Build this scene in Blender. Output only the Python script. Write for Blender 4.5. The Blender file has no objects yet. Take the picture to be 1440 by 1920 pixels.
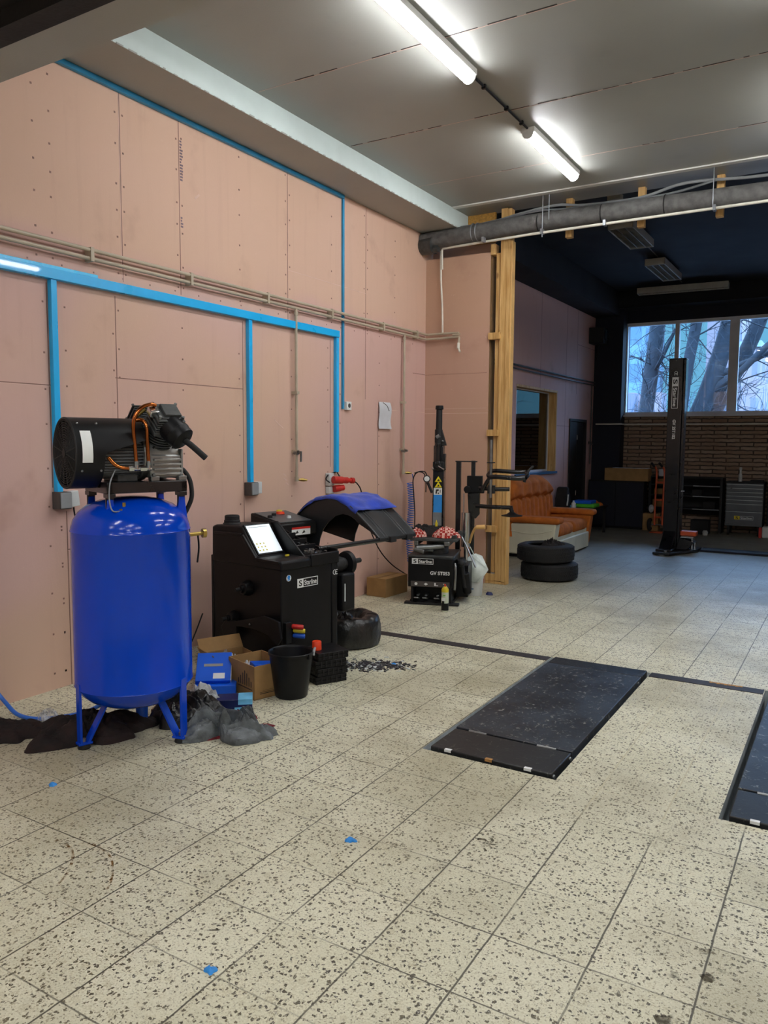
import bpy, bmesh, math, random
from mathutils import Vector, Matrix, noise
S = bpy.context.scene
COL = S.collection
PI = math.pi
random.seed(7)

def lin(h):
    h = h.lstrip('#')
    o = []
    for i in (0, 2, 4):
        c = int(h[i:i+2], 16) / 255
        o.append(c / 12.92 if c <= 0.04045 else ((c + 0.055) / 1.055) ** 2.4)
    return (o[0], o[1], o[2], 1)

class NT:
    """tiny node helper"""
    def __init__(s, name):
        s.m = bpy.data.materials.new(name); s.m.use_nodes = True
        s.t = s.m.node_tree; s.n = s.t.nodes; s.b = s.n['Principled BSDF']; s.out = s.n['Material Output']
    def add(s, typ, **kw):
        n = s.n.new(typ)
        for k, v in kw.items():
            if k in n.inputs.keys() if isinstance(k, str) else False: n.inputs[k].default_value = v
            else: setattr(n, k, v)
        return n
    def link(s, a, b): s.t.links.new(a, b)
    def val(s, sock, v):
        if hasattr(v, 'is_linked') or isinstance(v, bpy.types.NodeSocket): s.link(v, sock)
        else: sock.default_value = v
    def math(s, op, a, b=0.0, c=0.0, clamp=False):
        n = s.n.new('ShaderNodeMath'); n.operation = op; n.use_clamp = clamp
        s.val(n.inputs[0], a); s.val(n.inputs[1], b); s.val(n.inputs[2], c)
        return n.outputs[0]
    def step(s, v, a, b):
        n = s.n.new('ShaderNodeMapRange'); n.interpolation_type = 'SMOOTHSTEP'
        s.val(n.inputs['Value'], v); n.inputs['From Min'].default_value = a; n.inputs['From Max'].default_value = b
        return n.outputs[0]
    def mix(s, f, a, b, mode='MIX'):
        n = s.n.new('ShaderNodeMix'); n.data_type = 'RGBA'; n.blend_type = mode
        s.val(n.inputs[0], f); s.val(n.inputs[6], a); s.val(n.inputs[7], b)
        return n.outputs[2]
    def noise(s, vec, scale, detail=3, rough=.55):
        n = s.n.new('ShaderNodeTexNoise'); n.inputs['Scale'].default_value = scale
        n.inputs['Detail'].default_value = detail; n.inputs['Roughness'].default_value = rough
        if vec is not None: s.link(vec, n.inputs['Vector'])
        return n.outputs[0]
    def obj(s):
        return s.n.new('ShaderNodeTexCoord').outputs['Object']
    def bump(s, h, strength=.2, dist=.01):
        n = s.n.new('ShaderNodeBump'); n.inputs['Strength'].default_value = strength; n.inputs['Distance'].default_value = dist
        s.link(h, n.inputs['Height']); s.link(n.outputs[0], s.b.inputs['Normal'])

def mat(name, hexc, rough=.5, metal=0.0, var=.12, scale=6.0, bump=0.0, bscale=None, coat=0.0, sheen=0.0, spec=.5):
    k = NT(name); o = k.obj()
    c = Vector(lin(hexc)[:3])
    f = k.noise(o, scale, 4)
    lo = tuple(max(0, x * (1 - var)) for x in c) + (1,); hi = tuple(min(1, x * (1 + var)) for x in c) + (1,)
    k.link(k.mix(k.step(f, .3, .7), lo, hi), k.b.inputs['Base Color'])
    k.b.inputs['Metallic'].default_value = metal
    k.b.inputs['Specular IOR Level'].default_value = spec
    k.b.inputs['Coat Weight'].default_value = coat
    k.b.inputs['Sheen Weight'].default_value = sheen
    r = k.math('MULTIPLY_ADD', f, .2, rough - .1, True)
    k.link(r, k.b.inputs['Roughness'])
    if bump: k.bump(k.noise(o, bscale or scale * 4, 3), bump)
    return k.m

M = {}
def dm(key, *a, **k): M[key] = mat(key, *a, **k)

class MB:
    def __init__(s): s.bm = bmesh.new(); s.mi = 0; s.T = Matrix.Identity(4)
    def _f(s, vs):
        try:
            f = s.bm.faces.new(vs); f.material_index = s.mi; return f
        except ValueError: return None
    def v(s, p): return s.bm.verts.new(s.T @ Vector(p))
    def box(s, x0, x1, y0, y1, z0, z1, R=None, c=None):
        P = [(x0,y0,z0),(x1,y0,z0),(x1,y1,z0),(x0,y1,z0),(x0,y0,z1),(x1,y0,z1),(x1,y1,z1),(x0,y1,z1)]
        if R is not None:
            ce = Vector(c) if c is not None else Vector(((x0+x1)/2,(y0+y1)/2,(z0+z1)/2))
            P = [ce + R @ (Vector(p) - ce) for p in P]
        V = [s.v(p) for p in P]
        for q in ((0,3,2,1),(4,5,6,7),(0,1,5,4),(1,2,6,5),(2,3,7,6),(3,0,4,7)): s._f([V[i] for i in q])
        return s
    def cyl(s, p0, p1, r0, r1=None, n=24, caps=True):
        if r1 is None: r1 = r0
        p0 = Vector(p0); p1 = Vector(p1); d = (p1 - p0).normalized()
        a = d.orthogonal().normalized(); b = d.cross(a)
        A = [s.v(p0 + (a*math.cos(t) + b*math.sin(t))*r0) for t in [2*PI*i/n for i in range(n)]]
        B = [s.v(p1 + (a*math.cos(t) + b*math.sin(t))*r1) for t in [2*PI*i/n for i in range(n)]]
        for i in range(n): s._f([A[i], A[(i+1)%n], B[(i+1)%n], B[i]])
        if caps: s._f(A[::-1]); s._f(B)
        return s
    def lathe(s, prof, o=(0,0,0), axis=(0,0,1), n=40, close=False):
        """prof: list of (r, h) along axis"""
        o = Vector(o); d = Vector(axis).normalized(); a = d.orthogonal().normalized(); b = d.cross(a)
        rings = []
        for r, h in prof:
            if r < 1e-6: rings.append([s.v(o + d*h)])
            else: rings.append([s.v(o + d*h + (a*math.cos(2*PI*i/n) + b*math.sin(2*PI*i/n))*r) for i in range(n)])
        pairs = list(zip(rings, rings[1:]))
        if close: pairs.append((rings[-1], rings[0]))
        for A, B in pairs:
            for i in range(n):
                j = (i+1) % n
                if len(A) == 1 and len(B) == 1: continue
                if len(A) == 1: s._f([A[0], B[j], B[i]])
                elif len(B) == 1: s._f([A[i], A[j], B[0]])
                else: s._f([A[i], A[j], B[j], B[i]])
        return s
    def tube(s, pts, r, n=10, smooth=4, caps=True, closed=False):
        P = [Vector(p) for p in pts]
        if smooth and len(P) > 2:
            Q = []
            L = len(P)
            rng = range(L) if closed else range(L-1)
            for i in rng:
                if closed: p0, p1, p2, p3 = P[(i-1)%L], P[i], P[(i+1)%L], P[(i+2)%L]
                else: p0, p1, p2, p3 = P[max(i-1,0)], P[i], P[i+1], P[min(i+2,L-1)]
                for k in range(smooth):
                    t = k/smooth
                    Q.append(.5*((2*p1)+(p2-p0)*t+(2*p0-5*p1+4*p2-p3)*t*t+(3*p1-p0-3*p2+p3)*t**3))
            if not closed: Q.append(P[-1])
            P = Q
        L = len(P)
        rr = r if isinstance(r, (list, tuple)) else None
        def rad(i):
            if rr is None: return r
            x = i/(L-1)*(len(rr)-1); k = min(int(x), len(rr)-2); return rr[k] + (rr[k+1]-rr[k])*(x-k)
        prev = None; rings = []
        for i in range(L):
            if closed: t = (P[(i+1)%L]-P[i-1])
            else: t = (P[min(i+1,L-1)]-P[max(i-1,0)])
            t = t.normalized() if t.length > 1e-9 else Vector((0,0,1))
            if prev is None: a = t.orthogonal().normalized()
            else:
                a = prev - t*prev.dot(t)
                a = a.normalized() if a.length > 1e-6 else t.orthogonal().normalized()
            prev = a; b = t.cross(a)
            rings.append([s.v(P[i] + (a*math.cos(2*PI*j/n)+b*math.sin(2*PI*j/n))*rad(i)) for j in range(n)])
        pr = list(zip(rings, rings[1:]))
        if closed: pr.append((rings[-1], rings[0]))
        for A, B in pr:
            for j in range(n): s._f([A[j], A[(j+1)%n], B[(j+1)%n], B[j]])
        if caps and not closed: s._f(rings[0][::-1]); s._f(rings[-1])
        return s
    def prism(s, poly, a0, a1, axis='x'):
        """extrude a polygon; axis x: poly=(y,z); y: poly=(x,z); z: poly=(x,y)"""
        def mk(p, h):
            if axis == 'x': return (h, p[0], p[1])
            if axis == 'y': return (p[0], h, p[1])
            return (p[0], p[1], h)
        A = [s.v(mk(p, a0)) for p in poly]; B = [s.v(mk(p, a1)) for p in poly]
        n = len(poly)
        for i in range(n): s._f([A[i], A[(i+1)%n], B[(i+1)%n], B[i]])
        s._f(A[::-1]); s._f(B)
        return s
    def strip(s, A, B, th, nrm=None):
        """sheet between two polylines A and B, thickened by th along local normal"""
        A = [Vector(p) for p in A]; B = [Vector(p) for p in B]; n = len(A)
        N = []
        for i in range(n):
            t = A[min(i+1,n-1)] - A[max(i-1,0)]
            k = t.cross(B[i]-A[i]).normalized(); N.append(k)
        a0 = [s.v(p) for p in A]; b0 = [s.v(p) for p in B]
        a1 = [s.v(p+N[i]*th) for i, p in enumerate(A)]; b1 = [s.v(p+N[i]*th) for i, p in enumerate(B)]
        for i in range(n-1):
            s._f([a0[i],a0[i+1],b0[i+1],b0[i]]); s._f([a1[i],b1[i],b1[i+1],a1[i+1]])
            s._f([a0[i],a1[i],a1[i+1],a0[i+1]]); s._f([b0[i],b0[i+1],b1[i+1],b1[i]])
        s._f([a0[0],b0[0],b1[0],a1[0]]); s._f([a0[-1],a1[-1],b1[-1],b0[-1]])
        return s
    def sphere(s, c, r, sc=(1,1,1), n=16):
        prof = [(0,-1)] + [(math.sin(PI*i/n), -math.cos(PI*i/n)) for i in range(1, n)] + [(0,1)]
        T = s.T; s.T = T @ Matrix.Translation(Vector(c)) @ Matrix.Diagonal((r*sc[0], r*sc[1], r*sc[2], 1))
        s.lathe(prof, n=2*n); s.T = T
        return s
    def torus(s, c, axis, R, r, n=32, m=10, sc=(1,1)):
        prof = [(R + r*sc[0]*math.cos(2*PI*i/m), r*sc[1]*math.sin(2*PI*i/m)) for i in range(m)]
        return s.lathe(prof, c, axis, n, close=True)
    def heap(s, rx, ry, h, seed=0, fold=9.0, amp=.5, lobes=.25, nr=26, na=90, base=(0,0,0), thick=.006, swirl=0.0, aniso=1.0):
        """crumpled cloth heap lying on the ground"""
        o = Vector((seed*13.7, seed*7.3, seed*3.1)); rings = []; b = Vector(base)
        for i in range(nr+1):
            t = i/nr; ring = []
            for j in range(na):
                th = 2*PI*j/na
                edge = 1 + lobes*2*noise.noise(o + Vector((math.cos(th)*1.3, math.sin(th)*1.3, 0))) + lobes*.5*noise.noise(o + Vector((math.cos(th)*4, math.sin(th)*4, 5)))
                r = t*edge
                x = r*math.cos(th+swirl*t)*rx; y = r*math.sin(th+swirl*t)*ry
                q = Vector((x*aniso, y, 0))*fold + o
                q = q + Vector((noise.noise(q*.6), noise.noise(q*.6+Vector((9,9,9))), 0))*1.2
                rid = min(1, abs(noise.noise(q))*2.6)
                rid2 = min(1, abs(noise.noise(q*2.1+Vector((3,1,7))))*2.4)
                rid3 = min(1, abs(noise.noise(q*4.3+Vector((7,2,3))))*2.6)
                env = (1-t**2.2)**.75 if t < 1 else 0
                z = h*env*(1-amp + amp*(.58*rid+.38*rid2+.22*rid3)) + thick*(1 if t < .97 else .2)
                ring.append(s.v(b + Vector((x, y, max(z, .0008)))))
                if i == 0: break
            rings.append(ring)
        for A, B in zip(rings, rings[1:]):
            for j in range(na):
                k = (j+1) % na
                if len(A) == 1: s._f([A[0], B[j], B[k]])
                else: s._f([A[j], B[j], B[k], A[k]])
        s._f(rings[-1][::-1])
        return s
    def build(s, name, m, parent=None, bevel=0.0, seg=2, smooth=True, ang=38, sub=0, loc=None):
        bmesh.ops.recalc_face_normals(s.bm, faces=s.bm.faces[:])
        me = bpy.data.meshes.new(name); s.bm.to_mesh(me); s.bm.free()
        for x in (m if isinstance(m, (list, tuple)) else [m]): me.materials.append(M[x] if isinstance(x, str) else x)
        if smooth:
            me.polygons.foreach_set('use_smooth', [True]*len(me.polygons))
            me.set_sharp_from_angle(angle=math.radians(ang))
        o = bpy.data.objects.new(name, me); COL.objects.link(o)
        if parent is not None: o.parent = parent
        if loc is not None: o.location = loc
        if bevel:
            b = o.modifiers.new('b', 'BEVEL'); b.width = bevel; b.segments = seg; b.limit_method = 'ANGLE'; b.angle_limit = math.radians(40); b.harden_normals = False
        if sub:
            d = o.modifiers.new('s', 'SUBSURF'); d.levels = sub; d.render_levels = sub
        return o

def thing(name, label, cat, loc=(0,0,0), rz=0.0, group=None):
    o = bpy.data.objects.new(name, None); COL.objects.link(o); o.empty_display_size = .1
    o.location = loc; o.rotation_euler = (0, 0, rz); o['label'] = label; o['category'] = cat
    if group: o['group'] = group
    return o
def tag(o, label, cat, group=None, kind=None):
    o['label'] = label; o['category'] = cat
    if group: o['group'] = group
    if kind: o['kind'] = kind
    return o
def struct(o, label=None):
    o['kind'] = 'structure'
    if label: o['label'] = label; o['category'] = 'building part'
    return o
def dup(root, loc=None, rz=None, label=None, group=None, parent=None):
    r = root.copy(); COL.objects.link(r)
    if parent is not None: r.parent = parent
    if loc is not None: r.location = loc
    if rz is not None: r.rotation_euler = (0, 0, rz)
    if label: r['label'] = label
    if group: r['group'] = group
    for ch in list(root.children): dup(ch, parent=r)
    return r

def text(name, s, m, parent, loc, xd, up, width=None, height=None, depth=.0012, bold=0.0, center=False):
    """raised lettering: xd = reading direction, up = letter up direction (parent space)"""
    cu = bpy.data.curves.new(name, 'FONT'); cu.body = s; cu.size = 1; cu.extrude = 0.0; cu.offset = bold
    cu.align_x = 'CENTER' if center else 'LEFT'
    tmp = bpy.data.objects.new('t', cu); COL.objects.link(tmp)
    bpy.context.view_layer.update()
    dg = bpy.context.evaluated_depsgraph_get()
    me = bpy.data.meshes.new_from_object(tmp.evaluated_get(dg))
    bpy.data.objects.remove(tmp)
    xs = [v.co.x for v in me.vertices]; ys = [v.co.y for v in me.vertices]
    w = max(xs)-min(xs); h = max(ys)-min(ys)
    sx = width/w if width else height/h
    sy = height/h if height else sx
    xd = Vector(xd).normalized(); up = Vector(up).normalized(); nn = xd.cross(up)
    ox = 0 if center else min(xs); oy = min(ys); L = Vector(loc)
    for v in me.vertices:
        v.co = L + xd*(v.co.x-ox)*sx + up*(v.co.y-oy)*sy + nn*depth
    me.materials.clear(); me.materials.append(M[m])
    o = bpy.data.objects.new(name, me); COL.objects.link(o)
    if parent is not None: o.parent = parent
    return o
# ---------------------------------------------------------------- materials
dm('black_plastic', '131315', .42, var=.2, scale=9, spec=.24)
dm('guard_plastic', '26292c', .36, var=.15, scale=9)
dm('black_rough', '141416', .7, var=.25, scale=14, bump=.15)
dm('black_steel', '0e0e12', .3, .0, var=.3, scale=12, coat=.3)
dm('black_cloth', '15151a', .9, var=.4, scale=10, bump=.3, bscale=60)
dm('bag_film', '1c1c1c', .32, var=.35, scale=14, bump=.5, bscale=26)
dm('rubber', '19191a', .78, var=.25, scale=20, bump=.1)
dm('blue_paint', '0040c4', .17, var=.05, scale=2.5, coat=.06, spec=.36)
dm('chrome', 'c8ccd0', .2, 1.0, var=.1)
dm('steel', '8a8c8c', .38, .9, var=.2, scale=10)
dm('cast_iron', '4a4c4c', .5, .35, var=.3, scale=14, bump=.1)
dm('motor_grey', '74777a', .45, .2, var=.15, scale=14)
dm('aluminium', '9a9b99', .4, .7, var=.18, scale=14)
dm('copper', 'bb6d38', .2, 1.0, var=.15, scale=12)
dm('brass', 'b39a55', .3, .9, var=.2)
dm('white_label', 'e9ebea', .5, var=.05)
dm('sky_label', '2f8fe0', .45, var=.08)
dm('yellow', 'e9d51e', .5, var=.05)
dm('red_plastic', 'c2261f', .4, var=.15)
dm('orange_plastic', 'e8431a', .4, var=.08)
dm('yellow_plastic', 'd3c02a', .4, var=.15)
dm('blue_plastic', '1c58c8', .4, var=.15)
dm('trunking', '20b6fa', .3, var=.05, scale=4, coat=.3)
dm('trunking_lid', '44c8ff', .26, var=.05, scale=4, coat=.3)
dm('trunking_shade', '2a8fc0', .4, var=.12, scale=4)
dm('pipe_beige', 'b5a893', .45, var=.12, scale=5)
dm('pipe_grey', '5c5b5a', .75, var=.28, scale=14, bump=.3)
dm('pipe_pale', 'd8d4c8', .4, var=.08)
dm('galv', '8e9296', .45, .6, var=.2)
dm('grey_plastic', '8f9294', .5, var=.1)
dm('dark_grey_plastic', '4b4644', .55, var=.15)
dm('pale_plastic', 'cfd4d4', .45, var=.06)
dm('cardboard', '9d7a4c', .8, var=.14, scale=7, bump=.08, bscale=80)
dm('cardboard_in', '84653e', .85, var=.14, scale=7)
dm('ink', '2c2622', .7, var=.2)
dm('paper', 'd3d6dd', .8, var=.06, scale=9)
dm('box_blue', '1060e0', .4, var=.06)
dm('box_navy', '141c50', .4, var=.2)
dm('box_cyan', '6db8de', .45, var=.2)
dm('cloth_blue', '1f3fae', .85, var=.22, scale=12, bump=.25, bscale=40, sheen=.3)
dm('cloth_grey', '585d60', .42, var=.55, scale=11, bump=.45, bscale=30)
dm('cloth_black', '1c1818', .85, var=.5, scale=9, bump=.5, bscale=30)
dm('cloth_brown', '1e110f', .85, var=.55, scale=14, bump=.6, bscale=40)
dm('cloth_red', '6e1420', .8, var=.4, scale=20, bump=.4)
dm('wood', 'd9ae6c', .65, var=.14, scale=3)
dm('osb', 'bb8c42', .75, var=.25, scale=40, bump=.2)
dm('navy', '0a0e20', .7, var=.25, scale=2)
dm('navy_ceiling', '04060c', .8, var=.25, scale=2)
dm('fixture', 'a5a298', .5, .3, var=.1)
dm('fixture_white', 'cfcfca', .45, var=.06)
dm('louvre', '8a8578', .35, .7, var=.1)
dm('sofa_orange', 'b8682c', .95, var=.16, scale=9, bump=.3, bscale=90, spec=.2)
dm('sofa_side', 'cfcdb4', .6, var=.08, scale=4, bump=.08)
dm('tool_grey', '5c6064', .4, .3, var=.08)
dm('tool_edge', 'a9adb0', .3, .8, var=.08)
dm('orange_paint', 'd0552a', .4, var=.15)
dm('frame_white', 'd8dbe0', .45, var=.05)
dm('door_dark', '14110f', .5, var=.2)
dm('lime', '56c02a', .5, var=.15)
dm('hose_blue', '2a67c4', .35, var=.1)
dm('film', 'b9bcbc', .25, var=.2, scale=20, bump=.4)
dm('teal', '2a5c84', .5, var=.1)
dm('shadow_black', '08080a', .6, var=.2)
dm('pit_wall', 'bcc4c6', .7, var=.2, scale=10, bump=.2)
dm('violet_ink', '75636f', .8, var=.2)
dm('filler', 'd5b5a6', .85, var=.1)
dm('screw', '86645a', .6, var=.2)
dm('ceiling_side', 'c3d0ce', .75, var=.05, scale=3, bump=.1, bscale=20)
dm('roof_black', '070708', .6, var=.2)
dm('bark', '20262d', .9, var=.3, scale=9, bump=.5, bscale=30)
dm('strip_metal', '3a3638', .55, .3, var=.3, scale=10)
dm('ochre', 'b5854a', .7, var=.3, scale=30)
dm('bucket_white', 'cfd3d2', .45, var=.06)
dm('bag_white', 'e6f0ec', .35, var=.08, scale=8, bump=.4, bscale=18)
dm('can_body', 'c3cbb8', .35, var=.1)
dm('debris', '38343a', .5, .3, var=.6, scale=60)
dm('bushy', '4c5c6c', .9, var=.2)
dm('asphalt', '4a4a4c', .9, var=.2, scale=8, bump=.2)

def emis(name, hexc, strength):
    k = NT(name); k.b.inputs['Base Color'].default_value = lin('f2f2f2')
    k.b.inputs['Emission Color'].default_value = lin(hexc); k.b.inputs['Emission Strength'].default_value = strength
    M[name] = k.m
emis('led', 'f6f7f8', 76.0)
emis('screen', 'cfe8f4', .55)

def glass(name, tint, rmin=.08):
    k = NT(name)
    tr = k.add('ShaderNodeBsdfTransparent'); tr.inputs[0].default_value = tint
    gl = k.add('ShaderNodeBsdfGlossy'); gl.inputs['Roughness'].default_value = .01
    fr = k.add('ShaderNodeFresnel'); fr.inputs[0].default_value = 1.5
    mx = k.add('ShaderNodeMixShader')
    k.link(k.math('MULTIPLY_ADD', fr.outputs[0], 1.0, rmin - .04, True), mx.inputs[0])
    k.link(tr.outputs[0], mx.inputs[1]); k.link(gl.outputs[0], mx.inputs[2]); k.link(mx.outputs[0], k.out.inputs[0])
    M[name] = k.m
glass('glass', (.93, .97, .98, 1))
glass('glass_inner', (.75, .8, .82, 1), .10)

def clear_film():
    k = NT('clear_film')
    tr = k.add('ShaderNodeBsdfTransparent'); gl = k.add('ShaderNodeBsdfPrincipled')
    gl.inputs['Base Color'].default_value = lin('d6d8da'); gl.inputs['Roughness'].default_value = .2
    mx = k.add('ShaderNodeMixShader'); f = k.noise(k.obj(), 30, 3)
    k.link(k.step(f, .35, .75), mx.inputs[0])
    k.link(tr.outputs[0], mx.inputs[1]); k.link(gl.outputs[0], mx.inputs[2]); k.link(mx.outputs[0], k.out.inputs[0])
    M['clear_film'] = k.m
clear_film()

def wood_mat():
    k = NT('pine'); o = k.obj()
    mp = k.add('ShaderNodeMapping'); mp.inputs['Scale'].default_value = (22, 22, 1.4); k.link(o, mp.inputs[0])
    f = k.noise(mp.outputs[0], 1.5, 5, .6)
    kn = k.add('ShaderNodeTexVoronoi'); mp2 = k.add('ShaderNodeMapping'); mp2.inputs['Scale'].default_value = (7, 7, 3.2); k.link(o, mp2.inputs[0]); k.link(mp2.outputs[0], kn.inputs['Vector']); kn.inputs['Scale'].default_value = 1.0
    knot = k.step(kn.outputs['Distance'], .14, .05)
    c = k.mix(k.step(f, .3, .7), lin('b98d4e'), lin('dcb678'))
    c = k.mix(k.math('MULTIPLY', knot, .7), c, lin('6b4522'))
    k.link(c, k.b.inputs['Base Color']); k.b.inputs['Roughness'].default_value = .6
    k.bump(f, .1)
    M['pine'] = k.m
wood_mat()

def checker(name, a, b, scale):
    k = NT(name); o = k.obj()
    ch = k.add('ShaderNodeTexChecker'); k.link(o, ch.inputs[0]); ch.inputs['Scale'].default_value = scale
    ch.inputs[1].default_value = lin(a); ch.inputs[2].default_value = lin(b)
    n = k.noise(o, 18, 3)
    k.link(k.mix(k.math('MULTIPLY', k.step(n, .55, .75), .5), ch.outputs[0], lin('4a2020')), k.b.inputs['Base Color'])
    k.b.inputs['Roughness'].default_value = .9
    M[name] = k.m
checker('check_red', 'e0b0a4', 'a02018', 40)

def pink_board(name, hexc, warm):
    k = NT(name); o = k.obj()
    a = k.noise(o, .55, 2); b = k.noise(o, 2.2, 4); c = k.noise(o, 30, 3)
    sep = k.add('ShaderNodeSeparateXYZ'); k.link(o, sep.inputs[0])
    col = k.mix(k.step(a, .35, .65), lin(hexc), lin(warm))
    # slightly warmer, more faded board faces in the upper row
    hi = k.step(k.math('ADD', sep.outputs[2], k.math('MULTIPLY', b, .25)), 2.8, 2.95)
    col = k.mix(k.math('MULTIPLY', hi, .8), col, lin(warm))
    dirt = k.step(b, .58, .75)
    col = k.mix(k.math('MULTIPLY', dirt, .38), col, lin('a98273'))
    mp = k.add('ShaderNodeMapping'); mp.inputs['Scale'].default_value = (1, 5, .35); k.link(o, mp.inputs[0]); st = k.step(k.noise(mp.outputs[0], 2.6, 4), .52, .72)
    col = k.mix(k.math('MULTIPLY', st, .12), col, lin('b08a7c'))
    sp = k.step(c, .68, .74)
    col = k.mix(k.math('MULTIPLY', sp, .18), col, lin('e4c4b4'))
    k.link(col, k.b.inputs['Base Color']); k.b.inputs['Roughness'].default_value = .8
    k.bump(k.noise(o, 90, 2), .05)
    M[name] = k.m
pink_board('pink_board', 'd0aba1', 'd3b099')
pink_board('pink_board_rear', 'd2b0ac', 'cfaca6')  # cooler pink: the rear bay's blue daylight put into the board colour
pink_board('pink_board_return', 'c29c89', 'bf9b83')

def floor_mat():
    k = NT('terrazzo'); o = k.obj()
    sep = k.add('ShaderNodeSeparateXYZ'); k.link(o, sep.inputs[0]); X, Y = sep.outputs[0], sep.outputs[1]
    wob = k.math('MULTIPLY_ADD', k.noise(o, 9, 3), .006, -.003)
    tx = k.math('DIVIDE', k.math('ADD', X, wob), .3); ty = k.math('DIVIDE', k.math('ADD', k.math('SUBTRACT', Y, .07), wob), .3)
    fx = k.math('FRACT', k.math('ADD', tx, 100)); fy = k.math('FRACT', k.math('ADD', ty, 100))
    ex = k.math('MINIMUM', fx, k.math('SUBTRACT', 1, fx)); ey = k.math('MINIMUM', fy, k.math('SUBTRACT', 1, fy))
    # joints: the ones running into the depth are wider and dirtier than the cross joints
    gn = k.noise(o, 2.3, 3)
    gx = k.math('MULTIPLY', k.math('SUBTRACT', 1, k.step(ex, .006, .014)), k.step(gn, .25, .5))
    gy = k.math('MULTIPLY', k.math('SUBTRACT', 1, k.step(ey, .005, .012)), k.step(k.noise(o, 1.7, 2), .3, .62))
    cb = k.add('ShaderNodeCombineXYZ'); k.link(k.math('FLOOR', tx), cb.inputs[0]); k.link(k.math('FLOOR', ty), cb.inputs[1])
    wn = k.add('ShaderNodeTexWhiteNoise'); wn.noise_dimensions = '2D'; k.link(cb.outputs[0], wn.inputs['Vector'])
    tone = wn.outputs['Value']
    col = k.mix(tone, lin('d2cfb4'), lin('e0ddc4'))
    # warped coordinates so the chips are irregular; every tile has its own pattern
    off = k.add('ShaderNodeVectorMath'); off.operation = 'MULTIPLY_ADD'
    k.link(wn.outputs['Color'], off.inputs[0]); off.inputs[1].default_value = (7, 7, 0); k.link(o, off.inputs[2])
    nz = k.add('ShaderNodeTexNoise'); nz.inputs['Scale'].default_value = 70; k.link(off.outputs[0], nz.inputs['Vector'])
    wv = k.add('ShaderNodeVectorMath'); wv.operation = 'MULTIPLY_ADD'; k.link(nz.outputs['Color'], wv.inputs[0]); wv.inputs[1].default_value = (.022, .022, 0); k.link(off.outputs[0], wv.inputs[2])
    def chips(scale, r, dens):
        v = k.add('ShaderNodeTexVoronoi'); v.voronoi_dimensions = '2D'; v.inputs['Scale'].default_value = scale; k.link(wv.outputs[0], v.inputs['Vector'])
        sc = k.add('ShaderNodeSeparateColor'); k.link(v.outputs['Color'], sc.inputs[0])
        rr = k.math('MULTIPLY', k.step(sc.outputs[0], 1-dens, 1.0), r)
        return k.math('MULTIPLY', k.math('LESS_THAN', v.outputs['Distance'], rr), k.math('GREATER_THAN', sc.outputs[0], 1-dens)), sc.outputs[1]
    m1, c1 = chips(72, .42, .62); m2, c2 = chips(140, .44, .5); m3, c3 = chips(30, .5, .5)
    col = k.mix(k.math('MULTIPLY', m3, .35), col, k.mix(c3, lin('b3aa88'), lin('e2dcc0')))
    col = k.mix(k.math('MULTIPLY', m2, .6), col, k.mix(c2, lin('8f8568'), lin('6a6450')))
    col = k.mix(m1, col, k.mix(c1, lin('29251c'), lin('5e5744')))
    sp1 = k.noise(off.outputs[0], 160, 2); col = k.mix(k.math('MULTIPLY', k.step(sp1, .52, .68), .5), col, lin('f0ecd8')); col = k.mix(k.math('MULTIPLY', k.step(sp1, .46, .34), .42), col, lin('a89c78'))
    d1 = k.noise(o, .8, 5, .6); d2 = k.noise(o, 3.5, 4)
    dirt = k.math('MULTIPLY', k.step(d1, .40, .70), .62)
    col = k.mix(dirt, col, lin('8d8467'))
    col = k.mix(k.math('MULTIPLY', k.step(d2, .6, .8), .35), col, lin('7c7460'))
    # trodden, dusty towards the rear bay; its grey light is painted in too
    far = k.step(k.math('ADD', Y, k.math('MULTIPLY', d1, 2.0)), 7.4, 11.4)
    col = k.mix(k.math('MULTIPLY', far, .8), col, lin('605e56'))
    g = k.math('MULTIPLY', k.math('MAXIMUM', gx, gy), k.math('SUBTRACT', 1, k.step(Y, 10.0, 12.0)))
    # the plain concrete of the rear bay has no joints; pale mortar between the two platforms
    pale = k.math('MULTIPLY', k.math('MULTIPLY', k.step(X, -1.1, -1.05), k.step(X, -.36, -.41)), k.math('MULTIPLY', k.step(Y, 2.95, 3.25), k.step(Y, 5.4, 5.2)))
    gcol = k.mix(pale, lin('3f3a2e'), lin('c3bb9b'))
    col = k.mix(k.math('MULTIPLY', g, .92), col, gcol)
    k.link(col, k.b.inputs['Base Color'])
    k.link(k.math('MULTIPLY_ADD', d2, .3, .3), k.b.inputs['Roughness'])
    k.bump(k.math('SUBTRACT', 1, g), .12, .004)
    M['terrazzo'] = k.m
floor_mat()

def ceiling_mat():
    k = NT('ceiling_panel'); o = k.obj()
    a = k.noise(o, .7, 3); b = k.noise(o, 3, 4)
    col = k.mix(k.step(a, .3, .7), lin('949590'), lin('9e9f99'))
    col = k.mix(k.math('MULTIPLY', k.step(b, .6, .8), .3), col, lin('7f7f79'))
    k.link(col, k.b.inputs['Base Color']); k.b.inputs['Roughness'].default_value = .42
    k.bump(k.noise(o, 120, 2), .06)
    M['ceiling_panel'] = k.m
ceiling_mat()

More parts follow.
